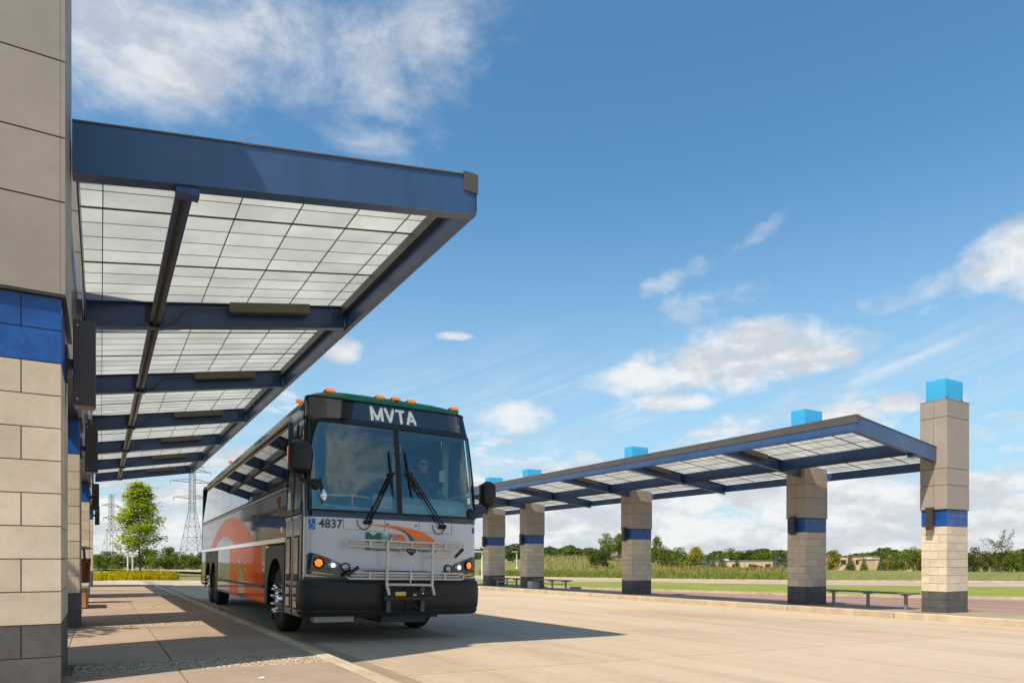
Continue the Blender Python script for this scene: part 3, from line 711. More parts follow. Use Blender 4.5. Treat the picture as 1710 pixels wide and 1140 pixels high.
M_wsg = glass('windshield glass', (0.86, 1.0, 1.0), 1.55, 3.3, refl=(0.76, 0.98, 0.97))
M_doorg = glass('door glass', (0.55, 0.62, 0.62), 1.55, 1.3)
M_signg = glass('sign glass', (0.75, 0.77, 0.79), 1.5, 2.2)
M_int = mat('interior grey', (0.34, 0.40, 0.42), 0.7)
M_dash = mat('dashboard', (0.42, 0.52, 0.54), 0.6)
M_intd = mat('interior dark', (0.06, 0.07, 0.08), 0.8)
M_seat = mat('seat cloth', (0.13, 0.19, 0.25), 0.9)
M_paper = mat('paper', (0.7, 0.7, 0.68), 0.8)
HWF = lambda z: 1.295 if z < 2.2 else 1.295 - 0.055 * ((z - 2.2) / 1.0) ** 1.5
def fro(z):                            # how far the nose lies behind the bumper line at height z
    if z < 1.75: return 0.02 + 0.035 * max(0, z - 0.8)
    if z < 3.12: return 0.055 + 0.26 * ((z - 1.75) / 1.37) ** 1.15
    if z < 3.45: return 0.315 + 0.13 * (z - 3.12) / 0.33
    return 0.445 + 1.2 * (z - 3.45) ** 1.25 * 3
NSUP = 5.0
def DCz(z): return 0.30 - 0.30 * max(0.0, min(fro(z), 0.5) - 0.055)
def YS(z): return fro(z) + DCz(z)
def FS(x, z, off=0.0):
    w = HWF(z) ; q = min(abs(x) / w, 0.99999)
    y = fro(z) + DCz(z) * (1 - (1 - q ** NSUP) ** (1 / NSUP))
    return Vector((x, y - off, z))
def FT(th, z, off=0.0):
    """nose surface by plan angle th in degrees, -90 kerb side .. 90 street side"""
    w = HWF(z); t = R_(th); sx = math.copysign(abs(math.sin(t)) ** (2 / NSUP), t); cy = max(0, math.cos(t)) ** (2 / NSUP)
    n = Vector((sx * abs(math.sin(t)) ** 0.7, -cy, 0)); n = n.normalized() if n.length > 0 else n
    return Vector((w * sx, fro(z) + DCz(z) * (1 - cy), z)) + n * off
def rng(a, b, n): return [a + (b - a) * k / n for k in range(n + 1)]
def B(mb, name, m, parent=None, smooth=False, bevel=0.0, fix=True): return mb.build(name, m, parent or bus, smooth, bevel, fix, local=True)
def patch(name, m, ths, zs, off=0.0, parent=None, smooth=True):
    return B(MB().grid([[FT(t, z, off) for t in ths] for z in zs]), name, m, parent, smooth)
def xth(x, z=1.3):                     # plan angle of a given x
    return math.copysign(math.degrees(math.asin(min(1, (abs(x) / HWF(z)) ** (NSUP / 2)))), x)
# nose panel, bumper
nose = patch('nose_panel', M_white, rng(-88, 90, 44), rng(0.80, 1.715, 8))
def bumper():
    b = MB(); rows = []
    prof = [(0.36, -0.05), (0.37, 0.02), (0.43, 0.045), (0.45, 0.035), (0.47, 0.05), (0.60, 0.06), (0.74, 0.06), (0.77, 0.052), (0.785, 0.058), (0.83, 0.05), (0.865, 0.02), (0.885, -0.04)]
    ths = rng(-90, 90, 48)
    for z, o in prof: rows.append([Vector((p.x, p.y, z)) for p in (FT(t, 0.8, o) for t in ths)])
    # wrap back along both sides
    out = []
    for r in rows: out.append([Vector((r[0].x, 0.37, r[0].z))] + r + [Vector((r[-1].x, 1.25, r[-1].z))])
    return b.grid(out)
bmp = B(bumper(), 'bumper', M_plas, smooth=True)
B(MB().box(0.088, 0.094, -0.046, -0.02, 0.40, 0.80), 'seam', M_rub, bmp)
B(MB().box(-1.15, -0.60, 0.15, 0.35, 0.28, 0.36), 'step_guard', mat('galvanised', (0.32, 0.33, 0.31), 0.5, metal=0.6), bmp)
# windshield band: black base, centre post, frames, two panes
patch('cowl_band', M_gloss, rng(-90, 90, 40), rng(1.717, 1.80, 3), 0.004)
GL, GR = 68, 74
patch('door_pillar', M_gloss, rng(-90, -GL, 4), rng(1.80, 3.10, 10), 0.004)
patch('street_pillar', M_gloss, rng(GR, 90, 3), rng(1.80, 3.10, 10), 0.004)
patch('header_bar', M_gloss, rng(-86, 86, 40), rng(3.075, 3.145, 2), 0.008)
for nm, a, b in (('kerb', -GL, xth(-0.018, 2.4)), ('street', xth(0.052, 2.4), GR)):
    p = patch('windshield', M_wsg, rng(a, b, 24), rng(1.80, 3.075, 16), 0.0)
    p['label'] = 'clear windshield pane on the door side' if nm == 'kerb' else 'clear windshield pane in front of the driver'
    e = 0.022
    fr_ = MB().tube([FT(t, 1.808, 0.003) for t in rng(a, b, 20)], 0.016, 6)
    B(fr_, 'gasket', M_rub, p, True); B(MB().tube([FT(t, 3.07, 0.003) for t in rng(a, b, 20)], 0.016, 6), 'gasket', M_rub, p, True)
    B(MB().tube([FT(a if nm == 'kerb' else b, z, 0.003) for z in rng(1.80, 3.075, 10)], 0.016, 6), 'gasket', M_rub, p, True)
B(MB().grid([[FS(0.017 + dx, z, 0.012) for dx in (-0.036, -0.02, 0.02, 0.036)] for z in rng(1.80, 3.08, 10)]), 'centre_post', M_rub)
# destination sign
sg = patch('sign_surround', M_gloss, rng(-90, xth(-0.985, 3.2), 8), rng(3.145, 3.43, 6), 0.004)
patch('sign_surround', M_gloss, rng(xth(1.09, 3.2), 90, 8), rng(3.145, 3.43, 6), 0.004)
M_board = mat('sign board', (0.12, 0.125, 0.14), 0.5)
bd = patch('sign_board', M_board, rng(xth(-0.985, 3.2), xth(1.09, 3.2), 24), rng(3.145, 3.43, 6), -0.05)
slats = MB()
for k in range(20):
    z = 3.16 + k * 0.0148
    slats.tube([FT(t, z, -0.035) for t in rng(xth(-0.97, 3.2), xth(1.08, 3.2), 20)], 0.0028, 4)
o = B(slats, 'matrix_lines', mat('matrix grey', (0.25, 0.26, 0.28), 0.5), bd); o['kind'] = 'stuff'
def raster(segs, w, rows=18):
    cells = []
    cols_ = int(rows * w)
    for j in range(rows):
        for i in range(cols_):
            p = Vector(((i + .5) / rows, (j + .5) / rows))
            for (a, b) in segs:
                a2, b2 = Vector(a), Vector(b); d = b2 - a2; t = max(0, min(1, (p - a2).dot(d) / d.length_squared))
                if (p - a2 - d * t).length < 0.082: cells.append((i, j)); break
    return cells, cols_
letters = [('M', [((.08, .05), (.08, .95)), ((.08, .93), (.40, .12)), ((.40, .12), (.72, .93)), ((.72, .95), (.72, .05))], .80), ('V', [((.07, .95), (.32, .05)), ((.32, .05), (.57, .95))], .64),
           ('T', [((.02, .92), (.56, .92)), ((.29, .92), (.29, .05))], .58), ('A', [((.06, .04), (.32, .95)), ((.32, .95), (.58, .04)), ((.15, .30), (.49, .30))], .64)]
tw = sum(l[2] for l in letters) + 0.06 * 3; hgt = 0.222; x = 0.018 - tw * hgt * 1.13 / 2
M_dot = emis('sign dots', (0.72, 0.78, 0.66), 0.62, (0.5, 0.55, 0.48))
for nm, sg_, w in letters:
    cells, nc = raster(sg_, w); c = hgt / 18; cx = c * 1.13; b = MB()
    for i, j in cells:
        xa = x + i * cx; za = 3.172 + j * c
        b.add([FS(xa + 0.001, za + 0.0012, -0.026), FS(xa + cx - 0.001, za + 0.0012, -0.026), FS(xa + cx - 0.001, za + c - 0.0004, -0.026), FS(xa + 0.001, za + c - 0.0004, -0.026)], [(0, 1, 2, 3)])
    B(b, 'sign_letter', M_dot, bd, fix=False); x += (w + 0.06) * hgt * 1.13
patch('sign_glass', M_signg, rng(xth(-0.985, 3.2), xth(1.09, 3.2), 24), rng(3.145, 3.43, 6), 0.003)
M_red = mat('red edge tape', (0.28, 0.03, 0.03), 0.5)
for xx in (-0.955, 1.045): B(MB().grid([[FS(xx + dx, z, -0.03) for dx in (0, 0.028)] for z in rng(3.17, 3.42, 3)]), 'sign_edge_tape', M_red, bd)
patch('sign_trim', M_rub, rng(-90, 90, 40), rng(3.428, 3.445, 1), 0.010)
# ---- roof: cap over the nose and long barrel roof
LEN = 13.05
def roof_sec(y, zc=3.60, k=1.0):
    pts = []
    for q in rng(-1, 1, 28):
        a = q * math.pi / 2; w = 1.243; xx = w * math.copysign(abs(math.sin(a)) ** 0.62, a); zz = 3.30 + (zc - 3.30) * max(0, math.cos(a)) ** 0.72
        pts.append(Vector((xx * k, y, zz)))
    return pts
cap_rows = []
for f in rng(0, 1, 14):                # nose cap: from the sign trim back to the roof
    z = 3.475 + (3.60 - 3.475) * math.sin(f * math.pi / 2) ** 0.9
    row = []
    for th in rng(-90, 90, 28):
        p = FT(th, 3.435, 0.012); r = roof_sec(1.25)[int(round((th + 90) / 180 * 28))]
        s_ = f; zz = p.z + 0.012 + (r.z - p.z - 0.012) * (1 - (1 - s_) ** 3.2)
        row.append(Vector((p.x + (r.x - p.x) * s_ ** 1.5, p.y + (1.25 - p.y) * s_ ** 1.9, zz)))
    cap_rows.append(row)
rc = B(MB().grid(cap_rows), 'roof_cap', M_green, smooth=True)
rf = B(MB().grid([roof_sec(y) for y in (1.25, 3, 6, 9, 12.2)] + [roof_sec(12.7, 3.58), roof_sec(12.95, 3.5, 0.99), [Vector((p.x, 13.04, min(p.z, 3.32))) for p in roof_sec(13.0, 3.4, 0.97)]]), 'roof', M_green, smooth=True)
for y in (4.9, 8.2): B(MB().box(-0.45, 0.45, y, y + 0.9, 3.58, 3.645), 'roof_hatch', M_green, rf, bevel=0.02)
def mark(x, y, z, parent, rot=0.0):
    b = MB().box(x - 0.062, x + 0.062, y, y + 0.05, z, z + 0.042)
    o = B(b, 'marker_lamp', M_amber, parent, bevel=0.008); B(MB().box(x - 0.078, x + 0.078, y + 0.012, y + 0.16, z - 0.045, z + 0.028), 'lamp_base', M_green, o, bevel=0.012)
for x_, zz in ((-0.90, 3.535), (-0.16, 3.545), (0.085, 3.55), (0.33, 3.545), (1.06, 3.535)): mark(x_, FS(x_, 3.46).y + 0.03, zz, rc)
B(MB().box(0.065, 0.105, FS(0.08, 3.47).y - 0.02, FS(0.08, 3.47).y + 0.05, 3.485, 3.54), 'front_camera', M_rub, rc)
for y in (0.95, 7.9): B(MB().box(-1.262, -1.19, y, y + 0.10, 3.43, 3.475), 'side_marker_lamp', M_amber, rf, bevel=0.01)
# ---- sides
def graphic_mat():
    """silver grey side with orange sweep, drawn in the bus frame"""
    m = bpy.data.materials.new('side graphics'); m.use_nodes = True; t = NT(m.node_tree); p = t.n['Principled BSDF']
    p.inputs['Roughness'].default_value = 0.05; p.inputs['Specular IOR Level'].default_value = 0.06; p.inputs['Coat Weight'].default_value = 0.0
    tc = t.new('ShaderNodeTexCoord'); x, y, z = t.sep(tc.outputs['Object'])
    def ell(cy, cz, ry_, rz): 
        a = t.m('DIVIDE', t.m('SUBTRACT', y, cy), ry_); b = t.m('DIVIDE', t.m('SUBTRACT', z, cz), rz)
        return t.m('LESS_THAN', t.m('ADD', t.m('MULTIPLY', a, a), t.m('MULTIPLY', b, b)), 1.0)
    outer = ell(7.4, 0.15, 4.55, 1.95); inner = ell(8.1, -0.05, 3.2, 1.75)
    orange = t.m('MULTIPLY', outer, t.m('SUBTRACT', 1.0, inner))
    low = t.m('MULTIPLY', t.m('LESS_THAN', z, 1.4), t.m('MULTIPLY', t.m('LESS_THAN', y, 4.95), t.m('GREATER_THAN', y, 2.6)))
    low2 = t.m('MULTIPLY', t.m('LESS_THAN', z, 1.4), t.m('MULTIPLY', t.m('LESS_THAN', y, 7.15), t.m('GREATER_THAN', y, 5.9)))
    orange = t.m('MAXIMUM', orange, t.m('MAXIMUM', t.m('MULTIPLY', low, t.m('GREATER_THAN', y, t.m('ADD', 2.86, t.m('MULTIPLY', z, 0.32)))), low2))
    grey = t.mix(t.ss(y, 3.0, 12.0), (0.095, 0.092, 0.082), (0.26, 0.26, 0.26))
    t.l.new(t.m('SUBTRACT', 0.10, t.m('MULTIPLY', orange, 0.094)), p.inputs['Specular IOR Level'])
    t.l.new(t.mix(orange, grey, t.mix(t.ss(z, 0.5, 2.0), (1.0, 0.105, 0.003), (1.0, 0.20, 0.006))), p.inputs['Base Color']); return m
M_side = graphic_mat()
WY = [1.40, 2.857, 4.724, 5.765, 7.29, 8.70, 10.16, 11.60, 13.0]
FWY, RWY, TWY, WR = 2.08, 10.15, 11.32, 0.515
def wheel_opening(cy, r, y0, y1, z0, z1, x, n=18):
    """flat panel with a round wheel opening, as strips"""
    b = MB(); s_ = 1 if x > 0 else -1
    prev = None
    for k in range(n + 1):
        a = math.pi * k / n; ca, sa = math.cos(a), math.sin(a)
        pi_ = (cy + r * ca, max(z0, 0.52 + r * sa) if 0 < k < n else z0)
        t_ = min(((y1 - cy) / ca if ca > 1e-6 else 1e9), ((y0 - cy) / ca if ca < -1e-6 else 1e9), ((z1 - 0.52) / sa if sa > 1e-6 else 1e9))
        po = (cy + ca * t_, max(z0, 0.52 + sa * t_)) if 0 < k < n else ((y1 if k == 0 else y0), z0)
        cur = (pi_, po)
        if prev:
            q = [prev[0], prev[1], cur[1], cur[0]]
            b.prism([(x, a_, c_) for a_, c_ in q], (-s_ * 0.05, 0, 0))
        prev = cur
    return b
def body_side(s):
    X = s * 1.295; full = s < 0
    def pan(name, m, y0, y1, z0, z1, parent=None, off=0.0, t=0.03, top=None, y0t=None):
        y0t = y0 if y0t is None else y0t
        xb = X + s * off; xt = s * HWF(top if top else z1) + s * off
        return B(MB().hexa([(xb - s * t, y0, z0), (xb - s * t, y1, z0), (xb, y1, z0), (xb, y0, z0), (xt - s * t, y0t, z1), (xt - s * t, y1, z1), (xt, y1, z1), (xt, y0t, z1)]), name, m, parent)
    g_ = 0.004
    y_front = 1.36 if full else 0.47
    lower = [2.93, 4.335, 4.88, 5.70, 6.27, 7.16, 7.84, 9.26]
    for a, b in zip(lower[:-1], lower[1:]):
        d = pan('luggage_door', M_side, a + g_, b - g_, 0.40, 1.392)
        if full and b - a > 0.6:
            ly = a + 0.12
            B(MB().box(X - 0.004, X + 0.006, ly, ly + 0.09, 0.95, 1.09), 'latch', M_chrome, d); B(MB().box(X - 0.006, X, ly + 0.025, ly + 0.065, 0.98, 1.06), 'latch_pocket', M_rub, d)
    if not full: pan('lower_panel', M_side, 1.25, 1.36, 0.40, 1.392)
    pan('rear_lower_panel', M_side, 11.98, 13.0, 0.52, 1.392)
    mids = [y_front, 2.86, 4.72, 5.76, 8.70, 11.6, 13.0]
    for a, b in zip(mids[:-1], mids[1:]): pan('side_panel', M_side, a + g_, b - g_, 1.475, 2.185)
    pan('belt_moulding', M_chrome, y_front, 13.0, 1.397, 1.47, off=0.014, t=0.05)
    pan('window_sill_trim', M_alu, y_front, 13.0, 2.19, 2.222, off=0.016, t=0.05)
    pan('window_sill_gasket', M_rub, y_front, 13.0, 2.223, 2.255, off=0.010, t=0.05)
    for a, b in zip(WY[:-1], WY[1:]):
        pan('side_window', M_tint, a + 0.006, b - 0.006, 2.257, 3.215, t=0.006)
        pan('window_post', M_rub, b - 0.006, b + 0.006, 2.257, 3.215, off=-0.004, t=0.03)
    if not full: pan('driver_window', M_doorg, YS(2.257) + 0.01, 1.37, 2.257, 3.215, t=0.006, y0t=YS(3.2) + 0.01)
    pan('top_rail', M_alu, y_front if full else YS(3.3) + 0.02, 13.0, 3.217, 3.30, off=0.012, t=0.05, top=3.3)
    pan('rub_rail', M_plas, 2.95, 9.25, 0.655, 0.70, off=0.03, t=0.05)
    # fenders
    fb = B(wheel_opening(FWY, 0.64, 1.37 if full else 1.26, 2.925, 0.40, 1.36, X + s * 0.012), 'front_fender', M_plas, bevel=0.008)
    rbm = MB(); 
    B(wheel_opening(RWY, 0.60, 9.27, RWY + 0.585, 0.42, 1.385, X + s * 0.006), 'rear_fender', M_plas)
    B(wheel_opening(TWY, 0.60, RWY + 0.59, 11.975, 0.42, 1.385, X + s * 0.006), 'rear_fender', M_plas)
    for (a, b) in ((1.37, 2.925), (9.27, 11.975)): B(MB().box(min(X - s * 0.55, X - s * 0.56), max(X - s * 0.55, X - s * 0.56), a, b, 0.5, 1.38), 'wheel_well', M_intd)
    B(MB().box(X - 0.005, X + 0.012, 1.62, 1.72, 1.56, 1.64) if full else MB().box(X - 0.01, X + 0.01, 1.6, 1.7, 1.56, 1.64), 'side_turn_lamp', M_amber, bevel=0.01)
    for yl in (2.7, 6.35): B(MB().box(X - 0.02, X + 0.02, yl, yl + 0.1, 1.33, 1.37), 'side_marker', M_amber)
for s in (-1, 1): body_side(s)
# rear, floor, frame
B(MB().box(-1.28, 1.28, 12.98, 13.06, 0.50, 3.36), 'rear_wall', M_side, bevel=0.02)
B(MB().box(-1.27, 1.27, 13.0, 13.16, 0.45, 0.85), 'rear_bumper', M_plas, bevel=0.03)
B(MB().box(-0.80, 0.80, 0.45, 12.8, 0.30, 0.52), 'chassis', M_intd)
B(MB().box(-1.26, 1.26, 2.95, 9.24, 0.395, 0.43), 'underfloor', M_intd)
B(MB().box(-0.15, 0.55, 0.3, 1.1, 0.24, 0.34), 'skid_plate', M_intd)
for s in (-1, 1): B(MB().box(s * 1.25 - 0.05, s * 1.25 + 0.05, 12.96, 13.09, 0.5, 3.3), 'rear_corner_post', M_plas, bevel=0.02)
# wheels
def wheel(s, cy, front, lab=None):
    w = bpy.data.objects.new('wheel', None); COL.objects.link(w); w.parent = bus; w.location = (0, 0, 0)
    if lab: w['label'] = lab
    X = s * 1.235; A = (s, 0, 0); c = (X - s * 0.30, cy, WR)
    prof = [(0.30, 0.02), (0.40, 0.0), (0.48, 0.01), (0.508, 0.035), (0.515, 0.06), (0.515, 0.24), (0.508, 0.265), (0.475, 0.295), (0.40, 0.302), (0.305, 0.285)]
    B(MB().lathe(prof, c, A, 40), 'tyre', M_rub, w, True)
    gr_ = MB()
    for h in (0.09, 0.13, 0.17, 0.21): gr_.lathe([(0.5155, h - 0.004), (0.517, h), (0.5155, h + 0.004)], c, A, 40)
    if front: rim = [(0.308, 0.285), (0.30, 0.262), (0.275, 0.235), (0.255, 0.265), (0.20, 0.285), (0.145, 0.29), (0.135, 0.33), (0.10, 0.345), (0, 0.35)]
    else: rim = [(0.308, 0.285), (0.295, 0.20), (0.27, 0.13), (0.20, 0.12), (0.15, 0.13), (0.14, 0.25), (0.10, 0.285), (0, 0.29)]
    B(MB().lathe(rim, c, A, 36), 'rim', M_chrome, w, True)
    for k in range(10):
        a = 2 * math.pi * k / 10 + 0.2; rr = 0.205
        h0 = 0.275 if front else 0.12
        B(MB().lathe([(0.026, h0), (0.026, h0 + 0.085), (0.020, h0 + 0.105), (0.0, h0 + 0.115)], (c[0], cy + rr * math.cos(a), WR + rr * math.sin(a)), A, 12), 'lug_nut', M_chrome, w, True)
    for k in range(10):
        a = 2 * math.pi * (k + .5) / 10 + 0.2
        B(MB().lathe([(0.028, (0.252 if front else 0.135) + 0.012), (0.0, (0.252 if front else 0.135) + 0.014)], (c[0], cy + 0.262 * math.cos(a), WR + 0.262 * math.sin(a)), A, 10), 'hand_hole', M_rub, w)
    return w
for s in (-1, 1):
    for cy, fr_ in ((FWY, True), (RWY, False), (TWY, True)): wheel(s, cy, fr_)
# mud flap
for s in (-1, 1): B(MB().box(s * 1.2 - 0.2 if s > 0 else -1.2, 1.2 if s > 0 else -1.0, 2.74, 2.76, 0.14, 0.6), 'mud_flap', M_rub)
# ---- door: two leaves at the front corner
def leaf(y0, y1, lab):
    X = -1.297
    d = B(MB().box(X, X + 0.04, y0, y1, 0.34, 1.76), 'door_leaf', M_silver, bevel=0.008); d['label'] = lab
    ta = max(y0, YS(3.1)) if y0 < 0.5 else y0
    sl_ = lambda name, m, xa, xb, ya, yb, za, zb, in_: B(MB().hexa([(xa, ya, za), (xb, ya, za), (xb, yb, za), (xa, yb, za), (xa + 0.04, ya + in_, zb), (xb + 0.04, ya + in_, zb), (xb + 0.04, yb, zb), (xa + 0.04, yb, zb)]), name, m, d)
    sl_('door_frame', M_gloss, X + 0.005, X + 0.03, y0 + 0.004, y1 - 0.004, 1.78, 3.10, ta - y0)
    for za, zb in ((0.86, 1.44), (0.46, 0.74)):
        w = y1 - y0; ya, yb = y0 + w * 0.26, y1 - w * 0.26
        B(MB().box(X - 0.008, X + 0.002, ya - 0.03, yb + 0.03, za - 0.03, zb + 0.03), 'window_gasket', M_rub, d, bevel=0.004)
        B(MB().box(X - 0.0095, X - 0.0085, ya, yb, za, zb), 'door_window', M_tint, d)
    sl_('upper_glass', M_doorg, X - 0.001, X + 0.004, y0 + 0.05, y1 - 0.05, 1.83, 3.0, ta - y0)
    B(MB().box(X - 0.02, X - 0.001, y0 + 0.03, y1 - 0.05, 1.70, 1.745), 'hinge_cover', M_alu, d)
leaf(0.38, 0.855, 'front leaf of the silver folding door'); leaf(0.90, 1.35, 'rear leaf of the silver folding door')
B(MB().hexa([(-1.305, 0.857, 0.36), (-1.27, 0.857, 0.36), (-1.27, 0.898, 0.36), (-1.305, 0.898, 0.36), (-1.265, 0.857, 3.08), (-1.23, 0.857, 3.08), (-1.23, 0.898, 3.08), (-1.265, 0.898, 3.08)]), 'door_seal', M_rub)
B(MB().box(-1.255, -1.21, YS(3.2) + 0.01, 1.38, 3.10, 3.30), 'door_header', M_gloss)
B(MB().box(-1.29, -1.25, 1.352, 1.372, 0.40, 3.2), 'door_post', M_gloss)
# ---- text and decals on the nose
def text_shape(s_, size, bold=0.0):
    cu = bpy.data.curves.new('txt', 'FONT'); cu.body = s_; cu.size = size; cu.offset = bold; cu.resolution_u = 3
    o = bpy.data.objects.new('txt', cu); COL.objects.link(o); dg = bpy.context.evaluated_depsgraph_get(); dg.update()
    ev = o.evaluated_get(dg); me = ev.to_mesh(); vs_ = [v.co.copy() for v in me.vertices]; fs = [tuple(p.vertices) for p in me.polygons]; ev.to_mesh_clear()
    bpy.data.objects.remove(o); bpy.data.curves.remove(cu); return vs_, fs
def nose_text(name, s_, x0, x1, zb, zt_, m, off, bold=0.0, parent=None, shear=0.0, y=None):
    vs_, fs = text_shape(s_, 1.0, bold)
    a = min(v.x for v in vs_); b = max(v.x for v in vs_); lo = min(v.y for v in vs_); hi = max(v.y for v in vs_)
    f = lambda v: FS(x0 + (v.x - a) / (b - a) * (x1 - x0) + shear * (v.y - lo), zb + (v.y - lo) / (hi - lo) * (zt_ - zb), off)
    return B(MB().add([f(v) for v in vs_], fs), name, m, parent or nose)
def decal(name, poly, m, off=0.004, parent=None, cuts=3, surf=None):
    bm = bmesh.new(); f = bm.faces.new([bm.verts.new((p[0], 0, p[1])) for p in poly]); bmesh.ops.triangulate(bm, faces=[f])
    bmesh.ops.subdivide_edges(bm, edges=bm.edges[:], cuts=cuts, use_grid_fill=True)
    sf = surf or FS
    for v in bm.verts: v.co = sf(v.co.x, v.co.z, off)
    me = bpy.data.meshes.new(name); bmesh.ops.recalc_face_normals(bm, faces=bm.faces); bm.to_mesh(me); bm.free(); me.materials.append(m)
    return link(name, me, parent or nose, None, local=True)
nose_text('fleet_number', '4837', -1.135, -0.815, 1.565, 1.69, M_ink, 0.006, 0.018)
# access sign
M_sgn = mat('access blue', (0.006, 0.16, 0.50), 0.4); M_sgw = mat('sign white', (0.75, 0.75, 0.75), 0.5)
sq = [(-1.262, 1.53), (-1.168, 1.53), (-1.168, 1.70), (-1.262, 1.70)]
ac = decal('access_sign', sq, M_sgw, 0.005); decal('access_field', [(-1.256, 1.54), (-1.174, 1.54), (-1.174, 1.69), (-1.256, 1.69)], M_sgn, 0.008, ac)
ic = MB()
ic.tube([FS(-1.227, 1.665, 0.012), FS(-1.225, 1.62, 0.012), FS(-1.200, 1.615, 0.012), FS(-1.192, 1.572, 0.012), FS(-1.182, 1.575, 0.012)], 0.0045, 5)
ic.tube([FS(-1.226 + 0.026 * math.cos(a), 1.585 + 0.03 * math.sin(a), 0.012) for a in rng(1.9, 5.9, 12)], 0.0035, 5); ic.ball(FS(-1.228, 1.678, 0.012), 0.008, 0.004, 0.008, 8, 6)
B(ic, 'access_figure', M_sgw, ac)
decal('blue_sticker', [(1.20, 1.585), (1.255, 1.585), (1.255, 1.67), (1.20, 1.67)], mat('sticker blue', (0.03, 0.05, 0.35), 0.4), 0.006)
# company letters, sweep and line of small text
lg = dict(M=(-0.49, -0.27), V=(-0.285, -0.11), T=(-0.135, 0.005), A=(-0.045, 0.13))
for ch, (a, b) in lg.items():
    m = M_dkgreen if ch == 'M' else M_teal if ch == 'V' else M_orange
    zt_ = 1.53 - (a + 0.49) * 0.02
    nose_text('logo_shadow', ch, a + 0.012, b + 0.014, 1.365, zt_ - 0.01, M_ink, 0.005, 0.05); nose_text('logo_letter', ch, a, b, 1.375, zt_, m, 0.009, 0.05)
def bez(p0, p1, p2, p3, n=14):
    return [tuple(p0[i] * (1 - t) ** 3 + 3 * p1[i] * t * (1 - t) ** 2 + 3 * p2[i] * t * t * (1 - t) + p3[i] * t ** 3 for i in (0, 1)) for t in rng(0, 1, n)]
top = bez((-0.50, 1.638), (0.05, 1.66), (0.45, 1.60), (0.60, 1.40)); bot = bez((0.25, 1.365), (0.20, 1.53), (0.02, 1.62), (-0.50, 1.633))
sw_ = decal('orange_sweep', top + [(0.60, 1.352)] + bot, M_orange, 0.012, cuts=1)
g1 = bez((-0.12, 1.624), (0.10, 1.57), (0.17, 1.50), (0.19, 1.365)); g2 = bez((0.262, 1.36), (0.22, 1.52), (0.08, 1.60), (-0.12, 1.628))
decal('green_sweep', g1 + g2, M_dkgreen, 0.016, cuts=1)
nose_text('small_text', 'Minnesota Valley Transit Authority', -0.494, 0.583, 1.262, 1.315, M_dkgreen, 0.006, 0.022)
# hatches with hairline gaps, and knobs
for a, b in ((-0.80, -0.21), (0.31, 0.83)):
    h = MB()
    for p, q in (((a, 1.71), (a, 1.565)), ((a, 1.565), (b, 1.545)), ((b, 1.545), (b, 1.71))): h.bar(FS(*p, 0.001), FS(*q, 0.001), 0.004, 0.006, (0, 1, 0))
    B(h, 'hatch_gap', M_ink, nose)
for x_ in (-0.17, 0.26): B(MB().lathe([(0.012, 0), (0.012, 0.012), (0, 0.016)], FS(x_, 1.655), (0, -1, 0), 10), 'hatch_knob', M_rub, nose)
B(MB().bar(FS(-1.1, 1.215, 0.0), FS(-0.60, 1.20, 0.0), 0.002, 0.004, (0, 1, 0)), 'crease_shade', M_ink, nose)  # thin dark bar drawn as the shade line of the nose crease
# headlamp pods
def pod(s):
    P = lambda x, z: (x * s + (0.045 if s > 0 else 0.0) * 0, z)
    poly = [P(1.275, 0.985), P(1.275, 1.20), P(1.245, 1.225), P(1.20, 1.222), P(1.05, 1.175), P(0.90, 1.115), P(0.76, 1.045), P(0.66, 0.985), P(0.625, 0.945), P(0.64, 0.915), P(0.72, 0.898), P(1.0, 0.905), P(1.275, 0.935)]
    d = decal('headlamp_pod', poly, M_gloss, 0.010, bus, cuts=4)
    d['label'] = 'glossy black headlamp pod below the fleet number' if s < 0 else 'glossy black headlamp pod on the street side'
    def lamp(x, z, r, m, nm):
        c = FS(x * s, z, 0.03 if nm == 'headlamp_core' else 0.012); ax = Vector((0.45 * s if x > 1.05 else 0.15 * s, -1, 0)).normalized()
        o = B(MB().lathe([(r * 1.25, -0.02), (r * 1.25, 0.008), (r * 1.05, 0.016), (r, 0.010)], c, ax, 24), nm + '_rim', M_lensc if nm == 'headlamp' else M_rub, d, True)
        B(MB().lathe([(r, 0.008), (r * 0.7, 0.016), (0, 0.02)], c, ax, 6 if nm == 'turn_lamp' else 20), nm, m, d, nm != 'turn_lamp')
    lamp(0.945, 1.06, 0.030, M_led, 'headlamp_core')
    lamp(1.125, 1.09, 0.062, M_amberlit, 'turn_lamp'); lamp(0.945, 1.06, 0.054, M_lensc, 'headlamp'); lamp(0.77, 1.035, 0.052, M_lensc, 'inner_lamp')
    decal('reflector_strip', [P(1.28, 0.99), P(1.28, 0.945), P(0.93, 0.93), P(0.93, 0.937)], M_yellow, 0.016, d)
for s in (-1, 1): pod(s)
patch('grille_gap', M_intd, rng(-80, 80, 30), rng(0.84, 0.90, 1), 0.012)
vent = MB(); P0 = [(-0.55, 0.965), (-0.50, 0.985), (0.42, 0.985), (0.58, 0.955)]
B(MB().tube([FS(x_, z_, 0.008) for x_, z_ in P0], 0.014, 6), 'pull_slot', M_intd, nose, True)
